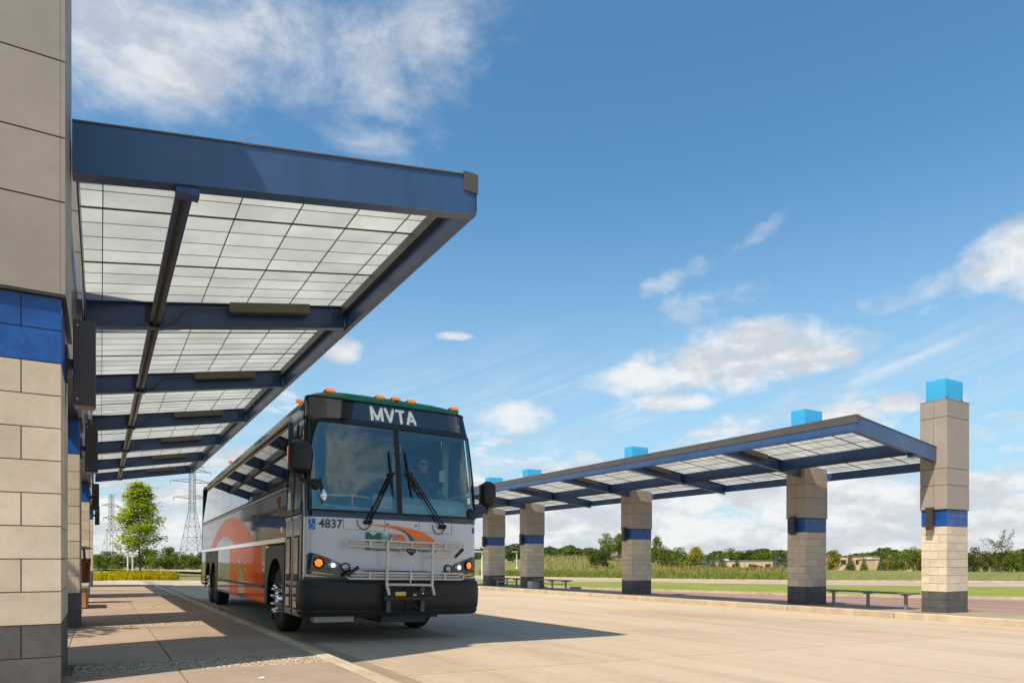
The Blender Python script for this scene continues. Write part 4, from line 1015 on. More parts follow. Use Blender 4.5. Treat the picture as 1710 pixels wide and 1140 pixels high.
# ---- wipers
def wiper(pb, pj, pt, pe, lab):
    w = bpy.data.objects.new('wiper', None); COL.objects.link(w); w.parent = bus; w['label'] = lab
    a = FS(*pb, 0.06); j = FS(*pj, 0.05)
    for d in (-0.028, 0.028): B(MB().tube([a + Vector((d, 0, 0)), j + Vector((d * 0.7, -0.01, 0))], 0.012, 6), 'wiper_arm', M_rub, w, True)
    pts = [FS(pt[0] + (pe[0] - pt[0]) * t, pt[1] + (pe[1] - pt[1]) * t, 0.022) for t in rng(0, 1, 8)]
    B(MB().tube(pts, [0.006, 0.012, 0.015, 0.017, 0.018, 0.017, 0.014, 0.011, 0.006], 6), 'wiper_blade', M_rub, w, True)
    B(MB().tube([j + Vector((-0.05, -0.005, 0.015)), j + Vector((0.05, 0.0, 0.01))], 0.015, 6), 'wiper_joint', M_plas, w, True)
    for d in (-0.03, 0.03): B(MB().lathe([(0.03, -0.05), (0.03, 0.01), (0.018, 0.03)], a + Vector((d, 0, 0)), (0, -1, 0.2), 10), 'pivot', M_plas, w, True)
    hose = [a + Vector((-0.10 * math.cos(t), 0.0, 0.02 - 0.13 * math.sin(t))) + Vector((-0.05, 0.03, 0)) for t in rng(0, math.pi, 12)]
    B(MB().tube(hose, 0.006, 6), 'washer_hose', M_rub, w, True)
wiper((-0.47, 1.675), (-0.093, 2.386), (-0.117, 2.73), (-0.077, 2.026), 'wiper in front of the door-side pane')
wiper((0.66, 1.655), (0.172, 2.409), (0.13, 2.745), (0.206, 2.044), 'wiper in front of the driver')
# ---- mirrors
def mirror(s, c, h, w, lab):
    m = bpy.data.objects.new('mirror', None); COL.objects.link(m); m.parent = bus; m['label'] = lab
    b = MB(); rows = []
    for i in range(9):
        f = i / 8; z = c[2] - h / 2 + h * f; k = (1 - abs(2 * f - 1) ** 5.0) ** 0.32 if 0 < f < 1 else 0.35
        rows.append([(c[0] + w / 2 * k * math.copysign(abs(math.cos(a)) ** 0.55, math.cos(a)), c[1] + 0.12 * k * math.copysign(abs(math.sin(a)) ** 0.75, math.sin(a)), z) for a in rng(0, 2 * math.pi, 24)])
    b.grid(rows)
    for r_ in (rows[0], rows[-1]): b.add(r_[:-1], [tuple(range(24))])
    B(b, 'mirror_housing', M_plas, m, True)
    B(MB().box(c[0] - w * 0.38, c[0] + w * 0.38, c[1] + 0.112, c[1] + 0.124, c[2] - h * 0.4, c[2] + h * 0.4), 'mirror_glass', M_chrome, m)
    base = FS(s * 1.17, c[2] - h / 2 - 0.14, 0.0)
    B(MB().tube([(c[0], c[1], c[2] - h / 2 + 0.01), (c[0], c[1], c[2] - h / 2 - 0.06)], 0.022, 8), 'mirror_stem', M_plas, m, True)
    B(MB().bar((c[0] - s * 0.02, c[1], c[2] - h / 2 - 0.075), base, 0.06, 0.055), 'mirror_arm', M_plas, m)
    B(MB().ball(tuple(base), 0.07, 0.06, 0.085, 12, 8), 'mirror_bracket', M_plas, m, True)
    return m
ml = mirror(-1, (-1.36, 0.26, 2.53), 0.46, 0.31, 'large black mirror above the door')
B(MB().box(-1.515, -1.50, 0.27, 0.33, 2.44, 2.66), 'mirror_turn_lamp', M_amber, ml)
mirror(1, (1.545, 0.27, 2.215), 0.40, 0.235, 'black mirror on the street side')
B(MB().tube([FS(-1.12, 2.25, 0.05), FS(-1.10, 2.12, 0.10), FS(-1.10, 2.05, 0.10)], 0.012, 6), 'spot_mirror_arm', M_plas)
B(MB().ball(FS(-1.09, 2.0, 0.11), 0.045, 0.03, 0.085, 12, 8), 'spot_mirror', M_chrome, None, True)
# ---- bicycle rack folded up against the nose
rk = bpy.data.objects.new('bike_rack', None); COL.objects.link(rk); rk.parent = bus; rk['label'] = 'grey tube bicycle rack folded up on the nose'
def loop(x0, x1, zc, hh, y, r=0.0155):
    pts = [(x0 + hh - hh * math.sin(a), y, zc + hh * math.cos(a)) for a in rng(0, math.pi, 8)] + [(x1 - hh + hh * math.sin(a), y, zc - hh * math.cos(a)) for a in rng(0, math.pi, 8)]
    return MB().tube(pts + [pts[0]], r, 8, False)
yr = -0.13
for x0, x1, zc in ((-0.825, 0.945, 1.368), (-0.79, 0.955, 0.925)):
    B(loop(x0, x1, zc, 0.042, yr), 'wheel_tray', M_rack, rk, True)
    B(MB().tube([(x0 + 0.05, yr + 0.02, zc), (x1 - 0.05, yr + 0.02, zc)], 0.014, 8), 'tray_bar', M_rack, rk, True)
    for x_ in (-0.48, 0.13, 0.65): B(MB().bar((x_, yr, zc - 0.05), (x_, yr, zc + 0.055), 0.025, 0.04, (0, 1, 0)), 'tray_clip', M_rack, rk)
for x_ in (-0.235, 0.445): B(MB().tube([(x_ + 0.03, yr - 0.035, 0.66), (x_ - 0.005, yr - 0.03, 0.80), (x_, yr - 0.03, 1.40)], 0.022, 8), 'upright', M_rack, rk, True)
B(MB().tube([(-0.235, yr - 0.03, 0.805), (0.445, yr - 0.03, 0.80)], 0.019, 8), 'cross_tube', M_rack, rk, True)
B(MB().tube([(-0.235, yr - 0.03, 1.405), (0.445, yr - 0.03, 1.40)], 0.015, 8), 'cross_tube', M_rack, rk, True)
B(MB().tube([(0.105, yr - 0.04, 0.82), (0.105, yr - 0.04, 1.21)], 0.009, 8), 'latch_rod', M_rack, rk, True)
B(MB().add([(0.035, yr - 0.05, 1.31), (0.175, yr - 0.05, 1.31), (0.175, yr - 0.05, 1.265), (0.12, yr - 0.05, 1.215), (0.09, yr - 0.05, 1.215), (0.035, yr - 0.05, 1.265), (0.055, yr - 0.05, 1.292), (0.155, yr - 0.05, 1.292), (0.155, yr - 0.05, 1.268), (0.055, yr - 0.05, 1.268)],
   [(0, 1, 7, 6), (1, 2, 8, 7), (2, 3, 4, 5, 9, 8), (5, 0, 6, 9)]), 'pull_handle', M_plas, rk)
for x0, x1, za, zb in ((0.36, 0.80, 1.215, 1.205), (-0.66, -0.14, 1.04, 1.035)):
    B(MB().tube([(x0, yr - 0.01, za), (x1, yr - 0.01, zb)], 0.016, 8), 'support_arm', M_rack, rk, True)
B(MB().tube([(0.80, yr - 0.01, 1.205), (0.93, yr - 0.02, 1.33)], 0.024, 8), 'arm_grip', M_plas, rk, True); B(MB().tube([(-0.64, yr - 0.01, 1.04), (-0.80, yr - 0.02, 0.93)], 0.026, 8), 'arm_grip', M_plas, rk, True)
pl = B(MB().box(-0.285, 0.465, yr - 0.06, yr + 0.02, 0.585, 0.64), 'mount_plate', M_plas, rk, bevel=0.005)
B(MB().box(-0.26, 0.44, yr + 0.0, yr + 0.03, 0.641, 0.71), 'back_plate', M_plas, rk)
for x_ in (-0.20, 0.31):
    B(MB().box(x_ - 0.03, x_ + 0.03, yr - 0.01, yr + 0.07, 0.42, 0.584), 'bracket', mat('dark steel', (0.07, 0.07, 0.075), 0.5, metal=0.4), rk)
    B(MB().box(x_ - 0.035, x_ + 0.035, yr + 0.0, yr + 0.06, 0.711, 0.77), 'bracket', MATS['dark steel'], rk)
    B(MB().lathe([(0.018, 0), (0.012, 0.014), (0, 0.018)], (x_ + 0.0, yr - 0.0, 0.68), (0, -1, 0), 10), 'bolt', M_chrome, rk)
M_yl = mat('yellow label', (0.85, 0.55, 0.01), 0.5)
lb_ = B(MB().box(-0.10, 0.055, yr - 0.004, yr - 0.002, 0.647, 0.702), 'yellow_label', M_yl, rk); B(MB().box(0.15, 0.215, yr - 0.004, yr - 0.002, 0.647, 0.672), 'yellow_label', M_yl, rk)
B(MB().tube([(0.09, yr - 0.02, 0.79), (0.125, yr - 0.05, 0.74), (0.135, yr - 0.05, 0.66), (0.14, yr - 0.03, 0.58), (0.19, yr - 0.02, 0.50), (0.24, yr - 0.01, 0.47)], 0.013, 6), 'latch_cable', M_rub, rk, True)
# ---- cabin
B(MB().box(-1.24, 1.24, 0.95, 12.9, 1.32, 1.40), 'cabin_floor', M_intd); B(MB().box(-1.24, 1.24, 0.45, 0.95, 0.45, 0.5), 'step_floor', M_intd)
B(MB().box(-1.20, 1.20, 0.75, 12.9, 3.20, 3.24), 'cabin_ceiling', mat('ceiling grey', (0.62, 0.66, 0.66), 0.8))
B(MB().box(-1.20, 1.20, 0.40, 0.74, 3.05, 3.10), 'header_shelf', M_int)
dash = MB().grid([[(x_, y_, z_) for x_ in rng(0.15, 1.2, 6)] for y_, z_ in ((0.33, 1.78), (0.34, 1.98), (0.42, 2.07), (0.60, 2.12), (0.86, 2.10), (0.95, 2.0), (0.96, 1.5))])
B(dash, 'dashboard', M_dash, smooth=True)
B(MB().box(-1.20, 0.14, 0.30, 0.50, 1.50, 1.86), 'front_ledge', M_int, bevel=0.02)
sw0 = Vector((0.90, 1.02, 2.20)); axs = Vector((0, -0.75, 0.9)).normalized(); tx = Vector((1, 0, 0)); ty = axs.cross(tx)
B(MB().tube([sw0 + (tx * math.cos(a) + ty * math.sin(a)) * 0.23 for a in rng(0, 2 * math.pi, 28)], 0.016, 8, False), 'steering_wheel', M_rub, None, True)
B(MB().tube([sw0, sw0 - axs * 0.35], 0.03, 8), 'steering_column', M_rub)
for a in (0.3, math.pi - 0.3, -math.pi / 2): B(MB().tube([sw0, sw0 + (tx * math.cos(a) + ty * math.sin(a)) * 0.22], 0.012, 6), 'wheel_spoke', M_rub)
B(MB().box(0.70, 1.15, 1.62, 1.72, 1.95, 2.72), 'driver_seat_back', M_seat, bevel=0.04); B(MB().box(0.68, 1.17, 1.2, 1.66, 1.86, 1.98), 'driver_seat', M_seat, bevel=0.04)
B(MB().box(0.45, 1.22, 1.95, 2.0, 1.4, 2.35), 'driver_partition', M_int); B(MB().box(0.56, 0.72, 1.94, 1.953, 2.35, 2.95), 'notice_panel', mat('beige panel', (0.55, 0.52, 0.42), 0.7))
for x_ in (0.60,): B(MB().tube([(x_, 0.78, 2.05), (x_, 0.80, 3.2)] if x_ > 1 else [(x_, 1.97, 1.4), (x_, 1.97, 3.2)], 0.022, 8), 'grab_pole', M_alu, None, True)
B(MB().box(1.12, 1.22, 1.05, 1.12, 2.0, 3.2), 'window_pillar', mat('beige panel', (0.55, 0.52, 0.42), 0.7))
B(MB().box(1.00, 1.11, 0.92, 0.93, 2.44, 2.62), 'paper_notice', M_paper)
B(MB().box(-0.20, 0.14, 0.62, 0.92, 1.4, 2.14), 'fare_box', mat('fare box', (0.28, 0.33, 0.32), 0.4, metal=0.3), bevel=0.02); B(MB().box(-0.10, 0.10, 0.61, 0.622, 1.92, 2.10), 'fare_panel', M_paper)
rl = [(-0.95, 0.62, 1.85), (-0.93, 0.62, 2.07), (-0.50, 0.66, 2.09), (-0.15, 0.70, 2.07), (-0.13, 0.70, 1.85)]
B(MB().tube(rl, 0.014, 8), 'grab_rail', mat('cream rail', (0.6, 0.6, 0.52), 0.4), None, True)
B(MB().tube([(-0.98, 0.66, 1.93), (-0.12, 0.72, 1.91)], 0.012, 8), 'grab_rail', MATS['cream rail'], None, True)
B(MB().box(-0.52, -0.49, 0.65, 0.67, 1.86, 2.12), 'orange_strap', M_orange); B(MB().box(-0.78, -0.45, 0.58, 0.60, 1.84, 1.93), 'blue_notice', mat('pale blue', (0.12, 0.35, 0.6), 0.5))
cb = B(MB().box(0.10, 0.20, 0.55, 0.68, 2.78, 2.90), 'monitor', mat('cream plastic', (0.6, 0.6, 0.55), 0.5), bevel=0.015); B(MB().tube([(0.15, 0.62, 2.90), (0.12, 0.62, 3.06)], 0.012, 6), 'monitor_stem', M_rub, cb); B(MB().box(0.12, 0.18, 0.546, 0.549, 2.81, 2.87), 'monitor_screen', M_rub, cb)
for r in range(10):
    y = 2.35 + r * 0.98
    for xa, xb in ((-1.15, -0.25), (0.25, 1.15)):
        if xa > 0 and r == 0: continue
        se = B(MB().box(xa, xb, y, y + 0.45, 1.72, 1.84), 'passenger_seat', M_seat, bevel=0.04); B(MB().hexa([(xa, y + 0.40, 1.80), (xb, y + 0.40, 1.80), (xb, y + 0.52, 1.80), (xa, y + 0.52, 1.80), (xa + 0.04, y + 0.56, 2.62), (xb - 0.04, y + 0.56, 2.62), (xb - 0.04, y + 0.66, 2.62), (xa + 0.04, y + 0.66, 2.62)]), 'seat_back', M_seat, se, bevel=0.04)
# side lettering
vs_, fs = text_shape('ONBOARD', 1.0, 0.02)
a = min(v.x for v in vs_); b = max(v.x for v in vs_)
B(MB().add([(-1.2975, 2.02 - (v.x - a) / (b - a) * 0.56, 1.83 + v.y * 0.14) for v in vs_], fs), 'side_lettering', M_ink)
B(MB().tube([(-1.299, 1.93 + 0.085 * math.cos(t), 2.07 + 0.055 * math.sin(t)) for t in rng(-0.9, 4.0, 14)] + [(-1.299, 1.93, 1.95)], 0.012, 5), 'side_emblem', mat('red vinyl', (0.7, 0.06, 0.02), 0.4))
B(MB().box(-1.303, -1.297, 1.03, 1.22, 1.87, 2.12), 'door_notice', M_paper)

# ------------------------------------------------------------------ the driver
def skin(name, joints, edges_, m, parent, sub=2, root=0):
    me = bpy.data.meshes.new(name); me.from_pydata([j[:3] for j in joints], edges_, []); o = bpy.data.objects.new(name, me); COL.objects.link(o); o.parent = parent
    me.materials.append(m)
    md = o.modifiers.new('skin', 'SKIN'); md.use_smooth_shade = True
    for i, j in enumerate(joints):
        sv = me.skin_vertices[0].data[i]; sv.radius = (j[3], j[4] if len(j) > 4 else j[3]); sv.use_root = (i == root)
    s2 = o.modifiers.new('sub', 'SUBSURF'); s2.levels = sub; s2.render_levels = sub; return o
per = thing('person', 'driver in dark shirt and sunglasses holding the wheel behind the windshield', 'person')
per.matrix_world = BM
M_skin = mat('skin', (0.62, 0.37, 0.26), 0.55); M_shirt = mat('dark shirt', (0.018, 0.022, 0.032), 0.85); M_hair = mat('dark hair', (0.012, 0.010, 0.008), 0.7)
cx = 0.92
body = skin('body', [(cx, 1.50, 2.02, .17, .14), (cx, 1.50, 2.18, .16, .12), (cx, 1.48, 2.38, .19, .13), (cx, 1.48, 2.50, .15, .11), (cx, 1.47, 2.57, .06, .06), (cx, 1.46, 2.63, .055, .06),
    (cx - .19, 1.47, 2.47, .075), (cx - .27, 1.38, 2.27, .058), (cx - .20, 1.14, 2.20, .045), (cx + .19, 1.47, 2.47, .075), (cx + .27, 1.36, 2.27, .058), (cx + .19, 1.12, 2.20, .045),
    (cx - .10, 1.30, 1.98, .10), (cx - .12, 1.02, 1.98, .08), (cx - .12, 0.98, 1.62, .06), (cx + .10, 1.30, 1.98, .10), (cx + .12, 1.02, 1.98, .08), (cx + .12, 0.98, 1.62, .06)],
    [(0, 1), (1, 2), (2, 3), (3, 4), (4, 5), (3, 6), (6, 7), (7, 8), (3, 9), (9, 10), (10, 11), (0, 12), (12, 13), (13, 14), (0, 15), (15, 16), (16, 17)], M_shirt, per)
hd = MB(); hr = []
hc = Vector((cx, 1.43, 2.755))
prof = [(-.125, .035, .045), (-.11, .058, .068), (-.08, .070, .085), (-.04, .077, .097), (0, .080, .102), (.04, .081, .104), (.08, .074, .095), (.105, .055, .072), (.122, .022, .03)]
rows = []
for z, rx, ry_ in prof:
    rows.append([(hc.x + rx * math.cos(a), hc.y + ry_ * math.sin(a) * (1 if math.sin(a) > 0 else 0.93), hc.z + z) for a in rng(0, 2 * math.pi, 20)])
hd.grid(rows); hd.add(rows[0][:-1], [tuple(range(20))]); hd.add(rows[-1][:-1], [tuple(range(20))])
head = B(hd, 'head', M_skin, per, True)
B(MB().hexa([(hc.x - .016, hc.y - .098, hc.z - .035), (hc.x + .016, hc.y - .098, hc.z - .035), (hc.x + .012, hc.y - .08, hc.z - .035), (hc.x - .012, hc.y - .08, hc.z - .035), (hc.x - .007, hc.y - .10, hc.z + .015), (hc.x + .007, hc.y - .10, hc.z + .015), (hc.x + .007, hc.y - .08, hc.z + .015), (hc.x - .007, hc.y - .08, hc.z + .015)]).add([(hc.x - .010, hc.y - .122, hc.z - .032), (hc.x + .010, hc.y - .122, hc.z - .032), (hc.x, hc.y - .10, hc.z + .01)], [(0, 1, 2)]), 'nose', M_skin, head)
B(MB().box(hc.x - .026, hc.x + .026, hc.y - .0905, hc.y - .082, hc.z - .071, hc.z - .063), 'mouth', mat('lip', (0.28, 0.11, 0.09), 0.5), head)
for s in (-1, 1): B(MB().ball((hc.x + s * .082, hc.y + .01, hc.z - .005), .012, .025, .034, 8, 6), 'ear', M_skin, head, True)
gl_ = MB()
for s in (-1, 1): gl_.box(hc.x + s * .036 - .030, hc.x + s * .036 + .030, hc.y - .108, hc.y - .098, hc.z - .008, hc.z + .028); gl_.bar((hc.x + s * .066, hc.y - .10, hc.z + .02), (hc.x + s * .084, hc.y + .01, hc.z + .015), .004, .008)
gl_.box(hc.x - .008, hc.x + .008, hc.y - .107, hc.y - .10, hc.z + .016, hc.z + .024); B(gl_, 'sunglasses', M_gloss, head)
hrw = []
for z, rx, ry_ in [(.0, .083, .106), (.04, .0845, .1075), (.08, .078, .099), (.11, .058, .075), (.128, .022, .03)]:
    hrw.append([(hc.x + rx * math.cos(a), hc.y + .006 + ry_ * math.sin(a) * (1 if math.sin(a) > 0 else (0.55 if z < .06 else 0.93)), hc.z + z) for a in rng(0, 2 * math.pi, 20)])
hm = MB().grid(hrw); hm.add(hrw[-1][:-1], [tuple(range(20))]); B(hm, 'hair', M_hair, head, True)
B(MB().lathe([(.058, -.07), (.062, -.02), (.075, .02)], (cx, 1.46, 2.63), (0, -.1, -1), 16), 'collar', M_shirt, per, True)
B(MB().bar((cx + .07, 1.345, 2.425), (cx + .15, 1.36, 2.445), .004, .018, (0, 0, 1)), 'chest_badge', M_orange, per)
for s in (-1, 1):                      # hands: palm, four fingers, thumb closed round the rim
    w = sw0 + (tx * math.cos(math.pi / 2 - s * 0.95) + ty * math.sin(math.pi / 2 - s * 0.95)) * 0.23
    w = sw0 + Vector((s * 0.19, 0, 0)) + ty * 0.13 * (1 if ty.z > 0 else -1)
    e = Vector((cx + s * .195, 1.13, 2.20))
    n_ = 3; J_ = [(*e, .040), (*(e.lerp(w, .55)), .036, .026), (*(w + Vector((0, .03, .012))), .040, .022)]; E_ = [(0, 1), (1, 2)]
    for f in range(4):
        o_ = Vector((s * (-.030 + f * .020), 0, 0)); k = len(J_); L_ = (.85, 1.0, .95, .75)[f]
        J_ += [(*(w + o_ + Vector((0, .004, .026))), .011), (*(w + o_ + Vector((0, -.028 * L_, .016))), .010), (*(w + o_ + Vector((0, -.030 * L_, -.014))), .009)]; E_ += [(2, k), (k, k + 1), (k + 1, k + 2)]
    k = len(J_); J_ += [(*(w + Vector((-s * .042, .02, .0))), .012), (*(w + Vector((-s * .050, -.008, -.004))), .010)]; E_ += [(2, k), (k, k + 1)]
    skin('hand', J_, E_, M_skin, per, 1)
# ------------------------------------------------------------------ benches, bin, posts
M_bench = mat('bench grey', (0.13, 0.12, 0.11), 0.5, metal=0.2, var=0.15, vs_=8)
M_post = mat('bench post', (0.30, 0.28, 0.26), 0.45, metal=0.5)
def bench(label, x, y0, y1, rail, grp):
    zb = min(gz(x, y0), gz(x, y1)) + PH
    t = thing('bench', label, 'bench', (x, (y0 + y1) / 2, zb), grp)
    zt_ = zb + 0.43
    for k, dx in enumerate((-0.17, -0.06, 0.05, 0.16)):
        MB().box(x + dx - 0.048, x + dx + 0.048, y0, y1, zt_, zt_ + 0.035).build('slat', M_bench, t, bevel=0.004)
    for f in (0.1, 0.5, 0.9):
        y = y0 + (y1 - y0) * f
        l = MB().box(x - 0.03, x + 0.03, y - 0.035, y + 0.035, zb, zt_ - 0.04).build('leg', M_post, t)
        MB().box(x - 0.20, x + 0.19, y - 0.03, y + 0.03, zt_ - 0.04, zt_ - 0.001).build('seat_bracket', M_post, l); MB().box(x - 0.07, x + 0.07, y - 0.06, y + 0.06, zb - 0.004, zb + 0.012).build('foot_plate', M_post, l)
    if rail: MB().box(x - 0.02, x + 0.02, y0 + 0.2, y1 - 0.2, zb + 0.24, zb + 0.28).build('rail', M_post, t)
bench('grey slatted platform bench left of the rightmost pier', 18.28, 9.85, 12.45, False, 'platform benches')
bench('grey platform bench reaching right from the fourth pier, with low rail', 18.0, 24.9, 27.6, True, 'platform benches')
bench('farthest grey bench between the two piers nearest the bus', 18.0, 29.2, 31.6, True, 'platform benches')
zb = gz(17.7, 27.4) + PH
pb_ = thing('concrete_bin', 'small pale grey bin at the foot of the pier by the far bench', 'bin', (17.75, 27.5, zb))
MB().box(17.55, 17.95, 27.3, 27.7, zb, zb + 0.34).build('body', mat('pale concrete', (0.45, 0.42, 0.38), 0.8), pb_, bevel=0.02); MB().box(17.6, 17.9, 27.35, 27.65, zb + 0.341, zb + 0.36).build('lid', M_bench, pb_)
# litter bin and low seat behind the second left pier
zb = gz(-0.4, 18.3) + KH
t = thing('litter_bin', 'brown slatted litter bin with flat hood, behind the second left pier', 'litter bin', (-0.52, 18.3, zb))
M_wood = mat('brown slat', (0.16, 0.060, 0.026), 0.55, var=0.25, vs_=6, streak=True, rnd=0.12)
for k in range(14):
    a = 2 * math.pi * k / 14; MB().bar((-0.52 + 0.26 * math.cos(a), 18.3 + 0.26 * math.sin(a), zb + 0.05), (-0.52 + 0.32 * math.cos(a), 18.3 + 0.32 * math.sin(a), zb + 0.95), 0.018, 0.10, (-math.sin(a), math.cos(a), 0)).build('slat', M_wood, t)
MB().lathe([(0.24, 0.0), (0.24, 0.05), (0.26, 0.3), (0.29, 0.93)], (-0.52, 18.3, zb), (0, 0, 1), 20).build('liner', M_black, t)
MB().lathe([(0.33, 0.95), (0.335, 1.0), (0.28, 1.0)], (-0.52, 18.3, zb), (0, 0, 1), 24).build('rim', M_bronze, t)
for a in (0.8, 2.4, 4.0, 5.6): MB().tube([(-0.52 + 0.28 * math.cos(a), 18.3 + 0.28 * math.sin(a), zb + 0.98), (-0.52 + 0.26 * math.cos(a), 18.3 + 0.26 * math.sin(a), zb + 1.22)], 0.02, 6).build('hood_post', M_bronze, t)
MB().lathe([(0.0, 1.20), (0.34, 1.215), (0.36, 1.235), (0.30, 1.275), (0, 1.30)], (-0.52, 18.3, zb), (0, 0, 1), 24).build('hood', M_bronze, t, True)
zb = gz(-0.4, 16.6) + KH
t = thing('low_seat', 'low seat with pale wood sides and grey top behind the second left pier', 'bench', (-0.62, 16.6, zb))
M_palew = mat('pale wood', (0.36, 0.23, 0.13), 0.6, var=0.2, vs_=5, streak=True, rnd=0.1)
for k in range(7): MB().box(-0.245, -0.22, 15.95 + k * 0.19, 15.95 + k * 0.19 + 0.18, zb + 0.02, zb + 0.40).build('side_board', M_palew, t)
for k in range(4): MB().box(-1.0 + k * 0.19, -1.0 + k * 0.19 + 0.18, 15.93, 15.945, zb + 0.02, zb + 0.40).build('side_board', M_palew, t)
MB().box(-1.0, -0.25, 15.95, 17.27, zb - 0.01, zb + 0.39).build('core', M_bronze, t); MB().box(-1.05, -0.20, 15.9, 17.32, zb + 0.402, zb + 0.47).build('seat_top', mat('grey seat top', (0.30, 0.29, 0.27), 0.6), t, bevel=0.012)

# ------------------------------------------------------------------ vegetation
def leaf_mat(name, c, var=0.45, tr=0.35):
    m = bpy.data.materials.new(name); m.use_nodes = True; t = NT(m.node_tree); t.n.clear()
    o = t.new('ShaderNodeOutputMaterial'); a = t.new('ShaderNodeBsdfDiffuse'); b = t.new('ShaderNodeBsdfTranslucent'); mx = t.new('ShaderNodeMixShader'); mx.inputs[0].default_value = tr
    geo = t.new('ShaderNodeNewGeometry'); oi = t.new('ShaderNodeObjectInfo')
    r = geo.outputs['Random Per Island']
    c1 = t.mix(r, tuple(k * (1 - var) for k in c), tuple(k * (1 + var) for k in (c[0] * 1.15, c[1], c[2])))
    g_ = t.m('ADD', 0.82, t.m('MULTIPLY', oi.outputs['Random'], 0.36)); c2 = t.mix(1.0, c1, t.comb(g_, g_, g_), 'MULTIPLY')
    t.l.new(c2, a.inputs[0]); t.l.new(t.mix(1.0, c2, (1.25, 1.2, 0.5), 'MULTIPLY'), b.inputs[0])
    t.l.new(a.outputs[0], mx.inputs[1]); t.l.new(b.outputs[0], mx.inputs[2]); t.l.new(mx.outputs[0], o.inputs[0]); MATS[name] = m; return m
L_maple = leaf_mat('maple leaves', (0.37, 0.49, 0.035), 0.45, 0.5); L_green = leaf_mat('green leaves', (0.15, 0.205, 0.04)); L_dark = leaf_mat('dark leaves', (0.085, 0.13, 0.038)); L_yel = leaf_mat('yellow green leaves', (0.26, 0.27, 0.04))
L_blue = leaf_mat('spruce needles', (0.11, 0.155, 0.125), 0.4, 0.15); L_olive = leaf_mat('olive leaves', (0.15, 0.16, 0.06)); L_bed = leaf_mat('day lily leaves', (0.40, 0.37, 0.016), 0.45); L_weed = leaf_mat('tall weeds', (0.16, 0.215, 0.05), 0.5); L_rust = leaf_mat('rusty leaves', (0.12, 0.075, 0.035))
M_bark = mat('bark', (0.085, 0.065, 0.050), 0.9, var=0.3, vs_=8, streak=True)
def quad(b, p, n, size, rnd, asp=1.5):
    n = Vector(n); n = n.normalized() if n.length > 1e-6 else Vector((0, 0, 1)); x = n.orthogonal().normalized(); y = n.cross(x); a = rnd.uniform(0, 6.28)
    d = (x * math.cos(a) + y * math.sin(a)) * size; e = (y * math.cos(a) - x * math.sin(a)) * size / asp; p = Vector(p); f = n * size * 0.25
    b.add([p - d, p - e * 0.8 + f, p + d, p + e * 0.8 + f], [(0, 1, 2, 3)])
def crown_lobes(seed, n, leaf, kind='round'):
    """leafy crown of unit height 1 (z 0..1) and radius about 0.5, leaves gathered on uneven lobes"""
    rnd = random.Random(seed); b = MB(); lobes = []
    nl = 22
    for k in range(nl):
        a = rnd.uniform(0, 6.28); h = rnd.uniform(0.12, 0.88); R = 0.36 * math.sin(math.pi * min(1, h * 0.9 + 0.12)) ** 0.7 * rnd.uniform(0.5, 1.1)
        lobes.append((Vector((R * math.cos(a), R * math.sin(a), h)), rnd.uniform(0.09, 0.17)))
    lobes.append((Vector((0, 0, 0.86)), 0.13)); lobes.append((Vector((0.03, 0, 0.5)), 0.26))
    W = [r * r for _, r in lobes]
    for _ in range(n):
        c, r = rnd.choices(lobes, W)[0]
        d = Vector((rnd.gauss(0, 1), rnd.gauss(0, 1), rnd.gauss(0, 1))).normalized(); p = c + d * r * rnd.uniform(0.72, 1.08)
        quad(b, p, d + Vector((0, 0, 0.6)) + Vector((rnd.uniform(-.7, .7), rnd.uniform(-.7, .7), rnd.uniform(-.5, .5))), leaf * rnd.uniform(0.6, 1.3), rnd)
    return b
def crown_spruce(seed, n, leaf):
    rnd = random.Random(seed); b = MB()
    for _ in range(n):
        h = 1 - math.sqrt(rnd.random()); tier = (h * 11) % 1.0; R = 0.30 * (1 - h) ** 0.85 * (0.62 + 0.5 * (1 - tier)) + 0.012
        a = rnd.uniform(0, 6.28); R *= rnd.uniform(0.55, 1.08) * (1 + 0.16 * math.sin(a * 5 + h * 30)); quad(b, (R * math.cos(a), R * math.sin(a), h - R * 0.22), (math.cos(a), math.sin(a), 0.7 + rnd.uniform(-.6, .6)), leaf * rnd.uniform(0.6, 1.2) * (1.1 - 0.5 * h), rnd, 2.2)
    return b
TREES = {}
for k in range(5): TREES['round%d' % k] = crown_lobes(20 + k, 2600, 0.032)
for k in range(2): TREES['spruce%d' % k] = crown_spruce(50 + k, 1700, 0.042)
TM = {}
